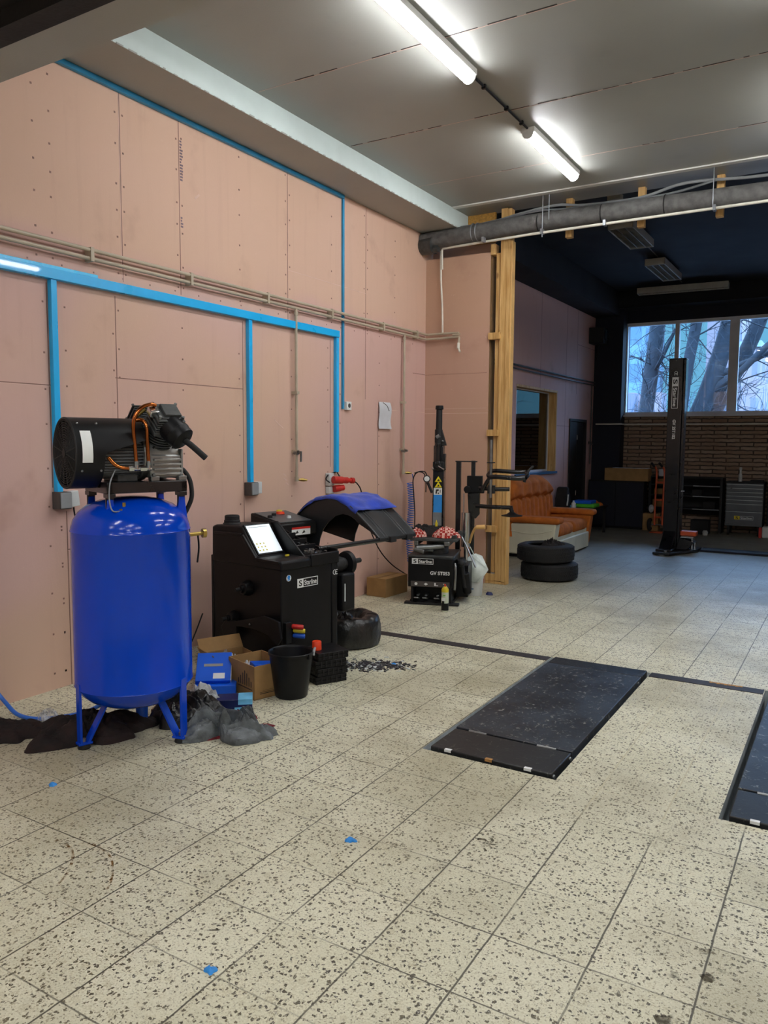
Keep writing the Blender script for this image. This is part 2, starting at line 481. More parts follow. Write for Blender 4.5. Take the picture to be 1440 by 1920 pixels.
def brick_mat():
    k = NT('brick'); o = k.obj()
    mp = k.add('ShaderNodeMapping'); mp.inputs['Rotation'].default_value = (PI/2, 0, 0); k.link(o, mp.inputs[0])
    cb = k.add('ShaderNodeCombineXYZ'); sep = k.add('ShaderNodeSeparateXYZ'); k.link(o, sep.inputs[0]); k.link(sep.outputs[0], cb.inputs[0]); k.link(sep.outputs[2], cb.inputs[1])
    n = k.add('ShaderNodeTexNoise'); n.inputs['Scale'].default_value = 9; k.link(o, n.inputs['Vector'])
    w = k.add('ShaderNodeVectorMath'); w.operation = 'MULTIPLY_ADD'; k.link(n.outputs['Color'], w.inputs[0]); w.inputs[1].default_value = (.03, .03, 0); k.link(cb.outputs[0], w.inputs[2])
    br = k.add('ShaderNodeTexBrick'); k.link(w.outputs[0], br.inputs['Vector'])
    br.inputs['Scale'].default_value = 1; br.inputs['Brick Width'].default_value = .42; br.inputs['Row Height'].default_value = .068; br.inputs['Mortar Size'].default_value = .011
    br.inputs['Color1'].default_value = lin('957a66'); br.inputs['Color2'].default_value = lin('b09c88'); br.inputs['Mortar'].default_value = lin('4a3f36')
    col = k.mix(k.math('MULTIPLY', k.step(k.noise(o, 5, 4), .4, .7), .5), br.outputs[0], lin('826c5a'))
    k.link(col, k.b.inputs['Base Color']); k.b.inputs['Roughness'].default_value = .9
    k.bump(k.math('SUBTRACT', 1, br.outputs[1]), .7, .02)
    M['brick'] = k.m
brick_mat()

def deck_mat(name, base, scratch, tread):
    k = NT(name); o = k.obj()
    n1 = k.noise(o, 3, 4); n2 = k.noise(o, 26, 5, .7)
    wv = k.add('ShaderNodeTexWave'); wv.inputs['Scale'].default_value = 5; wv.inputs['Distortion'].default_value = 14; wv.inputs['Detail'].default_value = 4; wv.inputs['Detail Scale'].default_value = 2.5; k.link(o, wv.inputs[0])
    col = k.mix(k.step(n1, .35, .7), lin(base), lin(tread))
    s = k.math('MULTIPLY', k.step(wv.outputs[1], .9, .99), k.step(n2, .5, .62))
    col = k.mix(k.math('MULTIPLY', s, .8), col, lin(scratch))
    col = k.mix(k.math('MULTIPLY', k.step(n2, .6, .7), .5), col, lin(scratch))
    k.link(col, k.b.inputs['Base Color']); k.b.inputs['Roughness'].default_value = .42
    k.bump(n2, .25, .004)
    M[name] = k.m
deck_mat('deck', '222428', '8d8d84', '343b44')
deck_mat('flap', '161617', '5e5c54', '242526')

def hazy_tower_mat(name, wall, win, sx, sz):  # distance haze is put into the wall and window colours
    k = NT(name); o = k.obj(); sep = k.add('ShaderNodeSeparateXYZ'); k.link(o, sep.inputs[0])
    fx = k.math('FRACT', k.math('MULTIPLY', k.math('ADD', sep.outputs[0], k.math('ADD', sep.outputs[1], 500)), sx)); fz = k.math('FRACT', k.math('MULTIPLY', sep.outputs[2], sz))
    m = k.math('MULTIPLY', k.math('LESS_THAN', k.math('ABSOLUTE', k.math('SUBTRACT', fx, .5)), .3), k.math('LESS_THAN', k.math('ABSOLUTE', k.math('SUBTRACT', fz, .5)), .25))
    k.link(k.mix(m, lin(wall), lin(win)), k.b.inputs['Base Color']); k.b.inputs['Roughness'].default_value = .7
    M[name] = k.m
hazy_tower_mat('tower_blue', '5f7f90', '4c687c', .35, .36)
hazy_tower_mat('tower_pink', '86787a', '6a6a74', .3, .36)
hazy_tower_mat('tower_white', '7d8e90', '6b7e86', .3, .36)
# ---------------------------------------------------------------- the room
XW, YC, XR = -4.1665, 7.785, 4.4
# floor with the two recesses of the in-floor lift
P1x, P2x, PY = (-1.795, -1.10), (-.405, .29), (3.365, 5.325)
b = MB()
xs = [XW-.1, P1x[0], P1x[1], P2x[0], P2x[1], XR+.1]; ys = [-4.0, PY[0], PY[1], 14.8]
for i in range(5):
    for j in range(3):
        if j == 1 and i in (1, 3): continue
        q = [(xs[i], ys[j], 0), (xs[i+1], ys[j], 0), (xs[i+1], ys[j+1], 0), (xs[i], ys[j+1], 0)]
        b._f([b.v(p) for p in q])
b.mi = 1
for (a, c) in (P1x, P2x):
    z = -.16; y0, y1 = PY
    for q in ([(a,y0,0),(a,y1,0),(a,y1,z),(a,y0,z)], [(c,y0,0),(c,y0,z),(c,y1,z),(c,y1,0)], [(a,y0,0),(a,y0,z),(c,y0,z),(c,y0,0)], [(a,y1,0),(c,y1,0),(c,y1,z),(a,y1,z)], [(a,y0,z),(a,y1,z),(c,y1,z),(c,y0,z)]):
        b._f([b.v(p) for p in q])
fl = b.build('floor', ['terrazzo', 'pit_wall'], smooth=False); struct(fl)
for p in fl.data.polygons:
    if p.material_index == 0 and p.normal.z < 0: p.flip()

# left wall of the front bay: plasterboard with seams and screw heads
b = MB(); b.box(XW-.12, XW, 1.2, YC+.3, 0, 3.80)
def wy(y0, y1, z0, z1, mi, e=.0012): b.mi = mi; b.box(XW-.001, XW+e, y0, y1, z0, z1)
for y, z0, z1, kind in [(3.575,2.57,3.79,2),(4.095,2.57,3.78,1),(5.318,2.56,3.78,1),(6.54,1.95,3.78,1),(3.512,1.2,2.47,1),(4.742,0,2.47,1),(5.94,1.3,2.46,1),(2.36,0,2.49,1),(3.008,1.25,2.47,1),(3.10,0,1.1,1),(6.78,0,1.75,1)]:
    wy(y-.003, y+.003, z0, z1, kind)
    if kind == 2: wy(y+.004, y+.009, z0, z1, 1)
for y0, y1, z, kind in [(1.2,3.02,1.867,1),(3.5,4.74,1.945,1),(5.32,6.54,2.97,2),(6.72,7.78,1.862,2),(3.10,3.5,.86,1),(7.5,7.78,2.28,1)]:
    wy(y0, y1, z-.003, z+.003, kind)
    if kind == 1 and z < 1.9: wy(y0, y1, z-.008, z-.003, 2)
rs = random.Random(3)
for ys_ in (2.95, 3.545, 3.605, 4.07, 4.12, 4.72, 5.29, 5.345, 5.96, 6.51, 6.57, 7.1, 2.33, 2.40, 3.06):
    z = 2.62
    while z < 3.75:
        wy(ys_-.006, ys_+.006, z-.006, z+.006, 3, .0015); z += .19 + rs.uniform(-.05, .06)
for ys_ in (2.3, 2.98, 3.06, 3.49, 3.535, 4.1, 4.7, 5.36, 5.9, 6.1, 3.06, 3.13, 6.8):
    z = .1
    while z < 2.44:
        wy(ys_-.0055, ys_+.0055, z-.0055, z+.0055, 3, .0015); z += .24 + rs.uniform(-.06, .06)
for y0 in [2.2+.23*i for i in range(24)]:
    wy(y0-.005, y0+.005, 2.585, 2.595, 3, .0015)
wy(2.2, 6.0, 3.765, 3.772, 2, .003)
b.mi = 4
rs = random.Random(5)
for z0, z1 in ((3.36,3.64),(3.04,3.11)):
    z = z0
    while z < z1:
        b.box(XW-.001, XW+.0012, 4.105, 4.105+rs.uniform(.012,.03), z, z+.012); z += .02
b.mi = 2
R = Matrix.Rotation(.7, 3, 'X')
b.box(XW-.001, XW+.001, 4.24, 4.30, 3.285, 3.30, R=R)
for y, z in ((5.15,1.70),(5.19,1.675),(5.23,1.655),(5.27,1.21),(5.30,1.17),(5.26,1.25)): b.box(XW-.001, XW+.001, y-.025, y+.025, z-.005, z+.006, R=Matrix.Rotation(-.5, 3, 'X'))
struct(b.build('wall_left', ['pink_board', 'screw', 'filler', 'screw', 'violet_ink'], smooth=False))
# return wall between the bays
b = MB(); b.box(XW, -3.40, YC, YC+.0125, 0, 3.53)
b.mi = 1; b.box(XW+.001, -3.40, YC-.0012, YC, 1.846, 1.852); b.box(XW+.001, -3.42, YC-.0012, YC, 1.90, 1.903)
b.mi = 2; b.box(XW+.001, -3.42, YC-.0012, YC, 2.275, 2.279)
b.mi = 0; b.box(XW, -3.42, YC+.16, YC+.175, 0, 3.78)
struct(b.build('wall_partition', ['pink_board_return', 'filler', 'screw'], smooth=False))
# rear bay left wall with the office window and the door opening
b = MB(); x0, x1 = XW-.12, XW
def wl(y0, y1, z0, z1): b.box(x0, x1, y0, y1, z0, z1)
wl(YC+.3, 10.54, 0, 3.78); wl(10.54, 12.30, 0, 1.065); wl(10.54, 12.30, 2.345, 3.78); wl(12.30, 12.955, 0, 3.78); wl(12.955, 13.9, 1.935, 3.78); wl(13.9, 14.72, 0, 3.78)
b.mi = 1
for y in (9.6, 10.25, 11.5, 12.72, 13.3): b.box(x1-.001, x1+.0012, y-.003, y+.003, 2.36 if y in (11.5, 13.3) else 0, 3.78)
b.box(x1-.001, x1+.0012, 12.3, 12.95, 1.80, 1.806); b.box(x1-.001, x1+.0012, 13.3, 14.6, 3.2, 3.206)
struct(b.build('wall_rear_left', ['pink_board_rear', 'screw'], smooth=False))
# back wall: brick below the window, navy around
b = MB(); Yb = 14.6
b.box(-3.68, XR, Yb, Yb+.3, 0, 2.03)
b.mi = 1; b.box(XW-.1, -3.68, Yb, Yb+.3, 0, 4.2); b.box(-3.68, XR, Yb, Yb+.3, 3.68, 4.2); b.box(3.2, XR, Yb, Yb+.3, 2.03, 3.68)
b.box(XW, -3.66, Yb-.28, Yb, 0, 4.2)
struct(b.build('wall_back', ['brick', 'navy'], smooth=False))
# right walls of both bays (outside the frame, they close the room)
b = MB(); b.box(XR, XR+.12, 1.2, 14.7, 0, 4.2); struct(b.build('wall_right', 'pink_board', smooth=False))
# ceilings
ZC = 3.968
b = MB()
b.box(-3.726, XR, 2.0, 7.95, ZC, ZC+.08)
b.mi = 1
rs = random.Random(2)
for y in (4.40, 5.575, 6.75, 3.23):
    x = -3.70
    while x < 3.5:
        L = rs.uniform(.03, .22)
        if rs.random() < (.75 if y < 6 else .35): b.box(x, x+L, y-.004-rs.uniform(0,.004), y+.004, ZC-.001, ZC+.001)
        x += L + rs.uniform(.01, .07)
    b.mi = 2; b.box(-3.7, 3.5, y+.006, y+.011, ZC-.0008, ZC+.001); b.mi = 1
struct(b.build('ceiling', ['ceiling_panel', 'ink', 'filler'], smooth=False))
b = MB(); b.box(XW, -3.726, 2.0, YC+.12, 3.79, 4.1); b.mi = 1
b.box(-3.727, -3.724, 2.0, YC+.12, 3.792, ZC)
for i in range(60):
    y = 2.4 + i*.088; b.mi = 0; b.box(-3.728, -3.722, y, y+rs.uniform(.02,.07), 3.788, 3.792+rs.uniform(.002,.008))
struct(b.build('ceiling_beam_left', ['ceiling_panel', 'ceiling_side'], smooth=False))
b = MB(); b.box(-3.72, XR, 7.50, 7.56, ZC-.012, ZC); struct(b.build('trim_1', 'fixture_white', smooth=False))
b = MB(); b.box(XW, XR, YC+.2, 14.7, 4.2, 4.28); b.mi = 0
b.box(XW, -3.73, YC+.2, 14.7, 3.78, 4.2); b.box(XW, XR, 7.95, 8.02, ZC+.07, 4.25); b.box(-3.73, XR, 14.2, 14.6, 3.9, 4.2)
struct(b.build('ceiling_rear', 'navy_ceiling', smooth=False))
# front bay around the viewer: pale walls, same ceiling
b = MB(); b.box(XW-.1, XR+.1, -4.0, 1.2, ZC, ZC+.08); struct(b.build('ceiling_front', 'ceiling_panel', smooth=False))
b = MB(); b.box(XW-.12, XW, -4.0, 1.2, 0, ZC); struct(b.build('wall_front_left', 'pink_board', smooth=False))
b = MB(); b.box(XR, XR+.12, -4.0, 1.2, 0, ZC); struct(b.build('wall_front_right', 'ceiling_panel', smooth=False))
b = MB(); b.box(XW-.1, XR+.1, -4.12, -4.0, 0, ZC); struct(b.build('wall_front', 'ceiling_panel', smooth=False))
# door lintel and the black sectional door raised under it
b = MB(); b.box(XW-.1, XR, 2.125, 2.325, 3.2, 4.1); struct(b.build('ceiling_lintel', 'ceiling_panel', smooth=False))
b = MB(); b.box(XW-.1, XR, 1.2, 2.0, 3.24, 3.28); b.mi = 1; b.box(XW-.1, XR, 2.0, 2.10, 3.175, 3.30)
b.mi = 0; b.box(XW-.1, XR, 1.62, 1.66, 3.22, 3.24); b.box(XW-.1, XR, 1.2, 2.0, 3.28, 4.1)
struct(b.build('door_1', ['roof_black', 'black_rough'], smooth=False))
# blue trim line under the beam and its drop down to the socket
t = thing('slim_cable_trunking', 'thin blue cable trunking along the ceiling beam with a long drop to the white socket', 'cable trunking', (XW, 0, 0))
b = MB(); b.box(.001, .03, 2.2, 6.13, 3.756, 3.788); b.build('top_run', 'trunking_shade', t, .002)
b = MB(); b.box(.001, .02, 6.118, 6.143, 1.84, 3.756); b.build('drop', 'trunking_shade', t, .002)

# main trunking
t = thing('cable_trunking', 'bright blue cable trunking running along the pink wall with three drops', 'cable trunking', (XW, 0, 0))
b = MB(); b.box(.001, .045, 1.3, 6.03, 2.49, 2.55); b.build('main_run', 'trunking', t, .002)
b = MB(); b.box(.001, .030, 1.3, 3.36, 2.551, 2.572); b.build('lid_strip', 'trunking_lid', t, .002)
for y, z in ((3.035,1.225),(4.80,1.20),(6.012,1.25)):
    b = MB(); b.box(.001, .036, y-.02, y+.02, z, 2.489); b.build('drop', 'trunking', t, .002)
def sbox(name, lab, y, z, tilt):
    t = thing(name, lab, 'socket box', (XW, y, z))
    b = MB(); b.box(.001, .075, -.04, .045, -.055, .05); b.build('housing', 'dark_grey_plastic', t, .004)
    b = MB(); b.box(.075, .083, -.036, .041, -.05, .045); b.build('cover', 'grey_plastic', t, .003)
    b = MB(); b.box(.001, .055, .05, .115, -.045, .05, R=Matrix.Rotation(tilt, 3, 'X')); b.build('side_cover', 'pale_plastic', t, .004)
sbox('socket_box', 'grey and white socket box on the wall left of the blue tank', 3.04, 1.175, .12)
sbox('socket_box', 'grey and white socket box on the wall above the wheel balancer', 4.785, 1.158, 0)
t = thing('wall_socket', 'small white wall socket at the foot of the thin blue trunking', 'socket', (XW, 6.205, 1.872))
b = MB(); b.box(.001, .035, -.04, .04, -.04, .04); b.build('plate', 'white_label', t, .005)
b = MB(); b.cyl((.034,0,.002), (.0365,0,.002), .021); b.build('inset', 'dark_grey_plastic', t)
# air pipes
t = thing('air_pipe', 'upper beige air pipe on the pink wall turning up the corner', 'pipe', (XW, 0, 0))
b = MB(); b.tube([(.045,1.3,2.712),(.045,7.73,2.712)], .0125, 10, 0); b.tube([(.045,7.73,2.712),(.43,7.74,2.712)], .0125, 10, 0); b.tube([(.43,7.74,2.70),(.435,7.735,2.69),(.36,7.735,2.69)], .0125, 10, 3)
b.build('run', 'pipe_beige', t)
b = MB(); b.tube([(.232,7.742,2.712),(.225,7.742,3.0),(.205,7.742,3.30),(.20,7.742,3.60)], .011, 10, 4); b.build('riser', 'pipe_pale', t)
t = thing('air_pipe', 'lower beige air pipe on the pink wall with two drops ending in taps', 'pipe', (XW, 0, 0))
b = MB(); b.tube([(.04,1.3,2.66),(.04,7.725,2.66)], .0125, 10, 0); b.tube([(.04,7.725,2.66),(.42,7.735,2.665)], .0125, 10, 0)
b.tube([(.42,7.735,2.665),(.44,7.73,2.655),(.44,7.72,2.60)], .013, 10, 4)
for y in [1.6,2.45,3.3,4.15,5.0,5.9,6.8,7.5]: b.box(.0, .06, y-.012, y+.012, 2.643, 2.728)
b.build('run', 'pipe_beige', t)
b = MB(); b.cyl((.44,7.72,2.60),(.44,7.71,2.54),.016); b.cyl((.44,7.715,2.55),(.47,7.69,2.50),.011); b.build('nozzle', 'pipe_pale', t)
for y in (5.378, 7.240):
    b = MB(); b.tube([(.04,y,2.66),(.04,y,1.205)], .0125, 10, 0); b.cyl((.04,y,2.63),(.04,y,2.60),.018); b.cyl((.04,y,1.23),(.04,y,1.19),.018)
    for z in (1.95, 1.45): b.box(0, .06, y-.018, y+.018, z-.012, z+.012)
    b.build('drop', 'pipe_beige', t)
    b = MB(); b.cyl((.04,y,1.44),(.085,y,1.44),.011); b.box(.08,.092,y-.008,y+.008,1.36 if y < 6 else 1.43,1.45); b.cyl((.02,y,1.44),(.06,y,1.44),.02)
    b.build('valve', 'steel', t)
    b = MB(); b.cyl((.04,y,1.205),(.10,y+.07,1.20),.009); b.cyl((.06,y+.03,1.205),(.085,y+.055,1.202),.014); b.build('outlet', 'brass', t)
# hanging paper
t = thing('paper_sheet', 'white paper sheet pinned to the pink wall with a curled lower edge', 'paper', (XW, 0, 0))
A, B2 = [], []
for i in range(9):
    u = i/8; z = 1.937-.272*u; bow = .012+.02*u*u+.01*math.sin(u*5)
    A.append((bow, 6.775-.01*u, z)); B2.append((bow+.006*math.sin(u*7), 7.0+.012*u, z))
b = MB(); b.strip(A, B2, .0012); b.build('sheet', 'paper', t)
b = MB(); b.tube([(.03,6.83,1.93),(.035,6.90,1.90),(.032,6.95,1.85)], .003, 6); b.build('pen_line', 'ink', t)
# red industrial plugs under the third drop
t = thing('industrial_plug', 'red industrial plug pushed into its socket below the blue drop', 'plug', (XW, 0, 0))
b = MB(); b.box(.001,.05,5.86,5.93,1.13,1.245); b.build('socket_base', 'pale_plastic', t, .004)
b = MB(); b.lathe([(0,0),(.034,0),(.034,.10),(.028,.105),(.03,.16),(.022,.165),(.02,.2),(.028,.205),(.028,.235),(0,.24)], (.08,5.875,1.185), (.32,.95,-.06), 24); b.build('body', 'red_plastic', t)
b = MB(); b.tube([(.14,6.10,1.172),(.155,6.16,1.14),(.15,6.24,1.06),(.12,6.30,.9),(.12,6.43,.70),(.12,6.63,.45),(.14,6.85,.27),(.16,7.1,.14)], .006, 8, 6); b.build('cord', 'black_plastic', t)
b = MB(); b.tube([(.02,6.0,1.25),(.03,5.87,1.23),(.03,5.83,1.19),(.05,5.86,1.16)], .006, 8); b.tube([(.02,6.02,1.25),(.04,6.03,1.21),(.06,6.01,1.18)], .006, 8); b.build('feed_cable', 'black_plastic', t)
t = thing('industrial_socket', 'small red industrial socket half hidden behind the blue cloth', 'socket', (XW, 0, 0))
b = MB(); b.box(.001,.05,5.86,5.93,1.055,1.12); b.build('socket_base', 'pale_plastic', t, .004)
b = MB(); b.lathe([(0,0),(.032,0),(.032,.07),(.027,.075),(.027,.11),(0,.115)], (.07,5.90,1.10), (.3,.95,.08), 24); b.build('cap', 'red_plastic', t)

# timber post at the end of the partition
t = thing('timber_post', 'tall pine post of doubled studs at the open end of the pink partition', 'post', (0, 0, 0))
def tb(name, x0, x1, y0, y1, z0, z1, m='pine'):
    b = MB(); b.box(x0, x1, y0, y1, z0, z1); b.build(name, m, t, .003)
tb('stud', -3.345, -3.290, YC+.03, YC+.09, .12, 3.52); tb('stud', -3.289, -3.215, YC+.005, YC+.09, .035, 3.96)
tb('stud', -3.214, -3.172, YC+.0, YC+.09, .03, 3.95); tb('edge_board', -3.171, -3.155, YC-.004, YC+.085, 0, 3.62, 'wood')
tb('sole_plate', -3.42, -3.165, YC+.005, YC+.09, .0, .028)
tb('foot_block', -3.40, -3.29, YC+.0, YC+.04, .03, .105)
tb('top_block', -3.40, -3.346, YC-.004, YC+.10, 3.50, 3.61)
tb('back_stud', -3.425, -3.40, YC+.04, YC+.16, .03, 3.52, 'cardboard_in')
for z in (2.655, 1.635, .60): tb('noggin', -3.40, -3.27, YC-.028, YC+.04, z-.035, z+.035)
b = MB(); b.box(-3.72, -3.40, 7.90, 7.93, 3.66, 3.968); tag(b.build('board_panel', 'osb'), 'ochre wood board panel filling the gap beside the post under the ceiling', 'board')
# heating pipe along the beam, with cables, white conduit and hangers
t = thing('overhead_pipe', 'thick lagged grey pipe hanging under the ceiling edge across the opening', 'pipe', (0, 7.68, 0))
b = MB(); rp = []
b.tube([(-4.16,0,3.705),(-3.9,0,3.71),(-3.4,.0,3.722),(-2.9,0,3.735),(-2.0,0,3.728),(-1.0,0,3.715),(1.0,0,3.70),(4.39,0,3.69)], .088, 20, 4); b.build('lagging', 'pipe_grey', t)
for x in (-3.55,-3.50,-2.83,-2.2,-1.62,-.7):
    b = MB(); b.torus((x,0,3.725), (1,0,0), .089, .006, 24, 6); b.build('band', 'galv' if x < -3.2 else 'black_rough', t)
b = MB(); b.tube([(-4.15,.0,3.66),(-4.0,-.02,3.65)], [.10,.095], 16, 2); b.tube([(-4.1,-.03,3.60),(-3.95,-.03,3.605)], .04, 12, 0); b.build('end_joint', 'cast_iron', t)
t = thing('conduit', 'thin white conduit clipped below the lagged pipe, bent down at the corner', 'conduit', (0, 0, 0))
b = MB(); b.tube([(-3.945,7.735,3.40),(-3.95,7.735,3.59),(-3.93,7.72,3.615)], .013, 10, 3); b.tube([(-3.93,7.72,3.615),(-2.9,7.60,3.607),(-.77,7.585,3.612),(4.38,7.585,3.62)], .013, 10, 1); b.build('tube', 'pipe_pale', t)
for x in (-2.77,-1.18,-3.4,-2.15):
    b = MB(); b.box(x-.012,x+.012,7.565,7.625,3.59,3.64); b.build('clip', 'galv', t)
t = thing('cable_bundle', 'two grey cables sagging along the top of the lagged pipe', 'cables', (0, 7.74, 0))
b = MB(); b.tube([(-4.1,.02,3.80),(-3.8,.03,3.80),(-3.5,.02,3.80),(-3.15,.02,3.86),(-2.7,.02,3.90),(-2.4,.02,3.86),(-1.87,.02,3.85),(-1.45,.02,3.92),(-.8,.02,3.88),(0,.02,3.9),(4.3,.02,3.9)], .014, 8, 5); b.build('upper_cable', 'grey_plastic', t)
b = MB(); b.tube([(-4.1,-.03,3.82),(-3.6,-.01,3.815),(-3.3,0,3.835),(-2.9,.0,3.865),(-2.6,0,3.845),(-2.2,0,3.835),(-1.6,0,3.84),(-1.2,0,3.90)], .012, 8, 5); b.build('lower_cable', 'galv', t)
for i, x in enumerate((-2.58,-1.875,-1.175)):
    b = MB(); b.box(x-.033, x+.033, 7.83, 7.90, 3.60 if i else 3.59, 4.04); b.mi = 0
    tag(b.build('hanger_stud', 'pine', bevel=.003), ['short pine stud hanging behind the lagged pipe, nearest the post', 'short pine stud hanging behind the lagged pipe, middle of three', 'short pine stud hanging behind the lagged pipe, farthest from the post'][i], 'stud', 'pine studs behind the pipe')
for i, (x, z) in enumerate(((-2.765,3.56),(-2.70,3.72),(-1.195,3.60))):
    b = MB(); b.cyl((x,7.58,z),(x,7.58,3.966),.004,n=8)
    tag(b.build('threaded_rod', 'galv'), ['long threaded rod dropping past the pipe nearest the post', 'short threaded rod beside the longer one above the pipe', 'threaded rod in front of the farthest pine stud'][i], 'rod')

# LED battens
def batten(x, y0, y1, lab):
    t = thing('led_batten', lab, 'ceiling light', (x, 0, 3.95), 0, 'LED battens on the ceiling')
    b = MB(); b.box(-.055, .055, y0, y1, -.022, .0175); b.build('base_plate', 'fixture_white', t, .004)
    b = MB(); prof = [(.043*math.cos(a), -.022-.046*math.sin(a)) for a in [PI*i/12 for i in range(13)]]
    b.prism(prof, y0+.012, y1-.012, 'y'); b.build('diffuser', 'led', t)
    for ye in (y0, y1):
        b = MB(); b.prism([(.046*math.cos(a), -.020-.05*math.sin(a)) for a in [PI*i/12 for i in range(13)]], ye if ye == y0 else ye-.012, ye+.012 if ye == y0 else ye, 'y'); b.build('end_cap', 'fixture_white', t)
LX = [-2.30, -.28, 1.74]
labs = {(0,1): 'lit LED batten nearest the viewer on the left ceiling row', (0,2): 'lit LED batten farther back beside the hanging pipe'}
for i, x in enumerate(LX):
    for j, (y0, y1) in enumerate(((3.67, 4.87), (5.93, 7.09), (-.60, .60), (-2.80, -1.60))):
        batten(x, y0, y1, labs.get((i, j+1), 'lit LED batten in ceiling row %s from the pink wall, %s' % (['one','two','three'][i], ['before the pipe', 'beside the pipe', 'above the viewer', 'behind the viewer'][j])))
    b = MB(); b.tube([(x-.0,4.88,3.955),(x,5.4,3.956),(x,5.92,3.955)], .009, 8, 1)
    for y in (5.1,5.5,5.8): b.box(x-.014,x+.014,y-.01,y+.01,3.94,3.968)
    if i == 0: tag(b.build('light_conduit', 'black_plastic'), 'dark conduit joining the two lit battens on the ceiling', 'conduit')
    else: tag(b.build('light_conduit', 'black_plastic'), 'dark conduit between the battens of ceiling row %s' % ['one','two','three'][i], 'conduit')

# in-floor lift platforms and cover strips
def platform(px, lab):
    t = thing('lift_platform', lab, 'lift platform', (0, 0, 0), 0, 'in-floor lift platforms')
    a, c = px[0]+.035, px[1]-.022; y0, y1 = PY[0]+.02, PY[1]-.02
    b = MB(); b.box(a, c, y0+.30, y1-.17, -.10, .018); b.build('deck', 'deck', t, .004)
    b = MB(); b.box(a, c, y1-.165, y1, -.10, .016); b.build('end_plate', 'flap', t, .004)
    b = MB(); b.box(a+.002, c-.002, y0, y0+.288, -.06, .015); b.build('flap', 'flap', t, .005)
    b = MB(); b.box(a+.04, c-.04, y0-.012, y0+.3, -.155, -.062); b.box(a+.03,c-.03,y0+.3,y1,-.158,-.102); b.build('frame', 'shadow_black', t)
    for x in (a+.10, (a+c)/2, c-.12):
        b = MB(); b.box(x-.018, x+.018, y0-.004, y0+.014, .0152, .0165); b.box(x-.018, x+.018, y0-.0055, y0-.0042, .004, .0165); b.build('sticker', 'ochre' if abs(x-(a+c)/2) < .01 else 'white_label', t)
    for x in (a+.13, c-.13):
        b = MB(); b.cyl((x-.05, y0+.294, .012), (x+.05, y0+.294, .012), .008, n=12); b.build('hinge', 'steel', t)
    for y in (y0+.02, y0+.26, y1-.25): 
        b = MB(); b.cyl((c-.002, y, -.005), (c+.006, y, -.005), .010, n=12); b.build('bolt', 'steel', t)
platform(P1x, 'black in-floor lift platform seen whole in the middle of the tiles')
platform(P2x, 'black in-floor lift platform cut by the right edge of the photo')
for x0, x1, lab in ((-4.12, -1.80, 'dark metal cover strip across the tiles left of the whole platform'), (-1.095, -.41, 'dark metal cover strip between the two lift platforms'), (.295, 3.0, 'dark metal cover strip right of the second platform')):
    b = MB(); b.box(x0, x1, 5.225, 5.322, .0, .004)
    if x0 == -1.095:
        b.mi = 1
        for q in range(9): xx = -.73+.022*q; b.box(xx, xx+.02, 5.30-.02*random.random(), 5.318, .0, .0055)
    tag(b.build('cover_strip', ['strip_metal', 'ochre'], smooth=False), lab, 'floor strip')
# rusty ring marks and dark scuffs lying in the tile surface
k = NT('ring_stain'); o_ = k.obj(); tr = k.add('ShaderNodeBsdfTransparent'); df = k.add('ShaderNodeBsdfDiffuse'); df.inputs[0].default_value = lin('7b5526')
mx = k.add('ShaderNodeMixShader'); k.link(k.math('MULTIPLY', k.step(k.noise(o_, 30, 4), .38, .66), .75), mx.inputs[0]); k.link(tr.outputs[0], mx.inputs[1]); k.link(df.outputs[0], mx.inputs[2]); k.link(mx.outputs[0], k.out.inputs[0]); M['ring_stain'] = k.m
k = NT('dark_stain'); o_ = k.obj(); tr = k.add('ShaderNodeBsdfTransparent'); df = k.add('ShaderNodeBsdfDiffuse'); df.inputs[0].default_value = lin('4c463c')
mx = k.add('ShaderNodeMixShader'); k.link(k.math('MULTIPLY', k.step(k.noise(o_, 22, 4), .42, .62), .7), mx.inputs[0]); k.link(tr.outputs[0], mx.inputs[1]); k.link(df.outputs[0], mx.inputs[2]); k.link(mx.outputs[0], k.out.inputs[0]); M['dark_stain'] = k.m
def flat_line(b, pts, w):
    P = [Vector((p[0], p[1], 0)) for p in pts]
    Q = []
    for i in range(len(P)-1):
        p0, p1, p2, p3 = P[max(i-1,0)], P[i], P[i+1], P[min(i+2,len(P)-1)]
        for q in range(5):
            t = q/5; Q.append(.5*((2*p1)+(p2-p0)*t+(2*p0-5*p1+4*p2-p3)*t*t+(3*p1-p0-3*p2+p3)*t**3))
    Q.append(P[-1]); L = []
    for i, p in enumerate(Q):
        d = (Q[min(i+1,len(Q)-1)]-Q[max(i-1,0)]).normalized(); n = Vector((-d.y, d.x, 0))
        ww = w*(.6+.6*abs(noise.noise(p*9))); L.append((b.v(p+n*ww+Vector((0,0,.0012))), b.v(p-n*ww+Vector((0,0,.0012)))))
    for A, B2 in zip(L, L[1:]): b._f([A[0], B2[0], B2[1], A[1]])
b = MB(); flat_line(b, [(-2.571,1.82),(-2.47,1.81),(-2.40,1.765),(-2.34,1.70),(-2.305,1.64),(-2.296,1.60)], .006); flat_line(b, [(-2.49,1.85),(-2.40,1.87),(-2.30,1.85),(-2.222,1.80),(-2.16,1.74),(-2.119,1.68),(-2.108,1.655)], .006)
tag(b.build('ring_stain', 'ring_stain', smooth=False), 'two rust coloured ring marks on the tiles at the lower left', 'stain', kind='stuff')
b = MB()
for a in range(6):
    th = a*1.05+.3; flat_line(b, [(-1.135,2.675),(-1.135+.03*math.cos(th),2.675+.03*math.sin(th)),(-1.135+.055*math.cos(th+.5),2.675+.055*math.sin(th+.5))], .007)
flat_line(b, [(-1.11,2.86),(-1.09,2.88),(-1.06,2.87)], .005)
flat_line(b, [(-1.72,1.68),(-1.62,1.75),(-1.52,1.76)], .006)
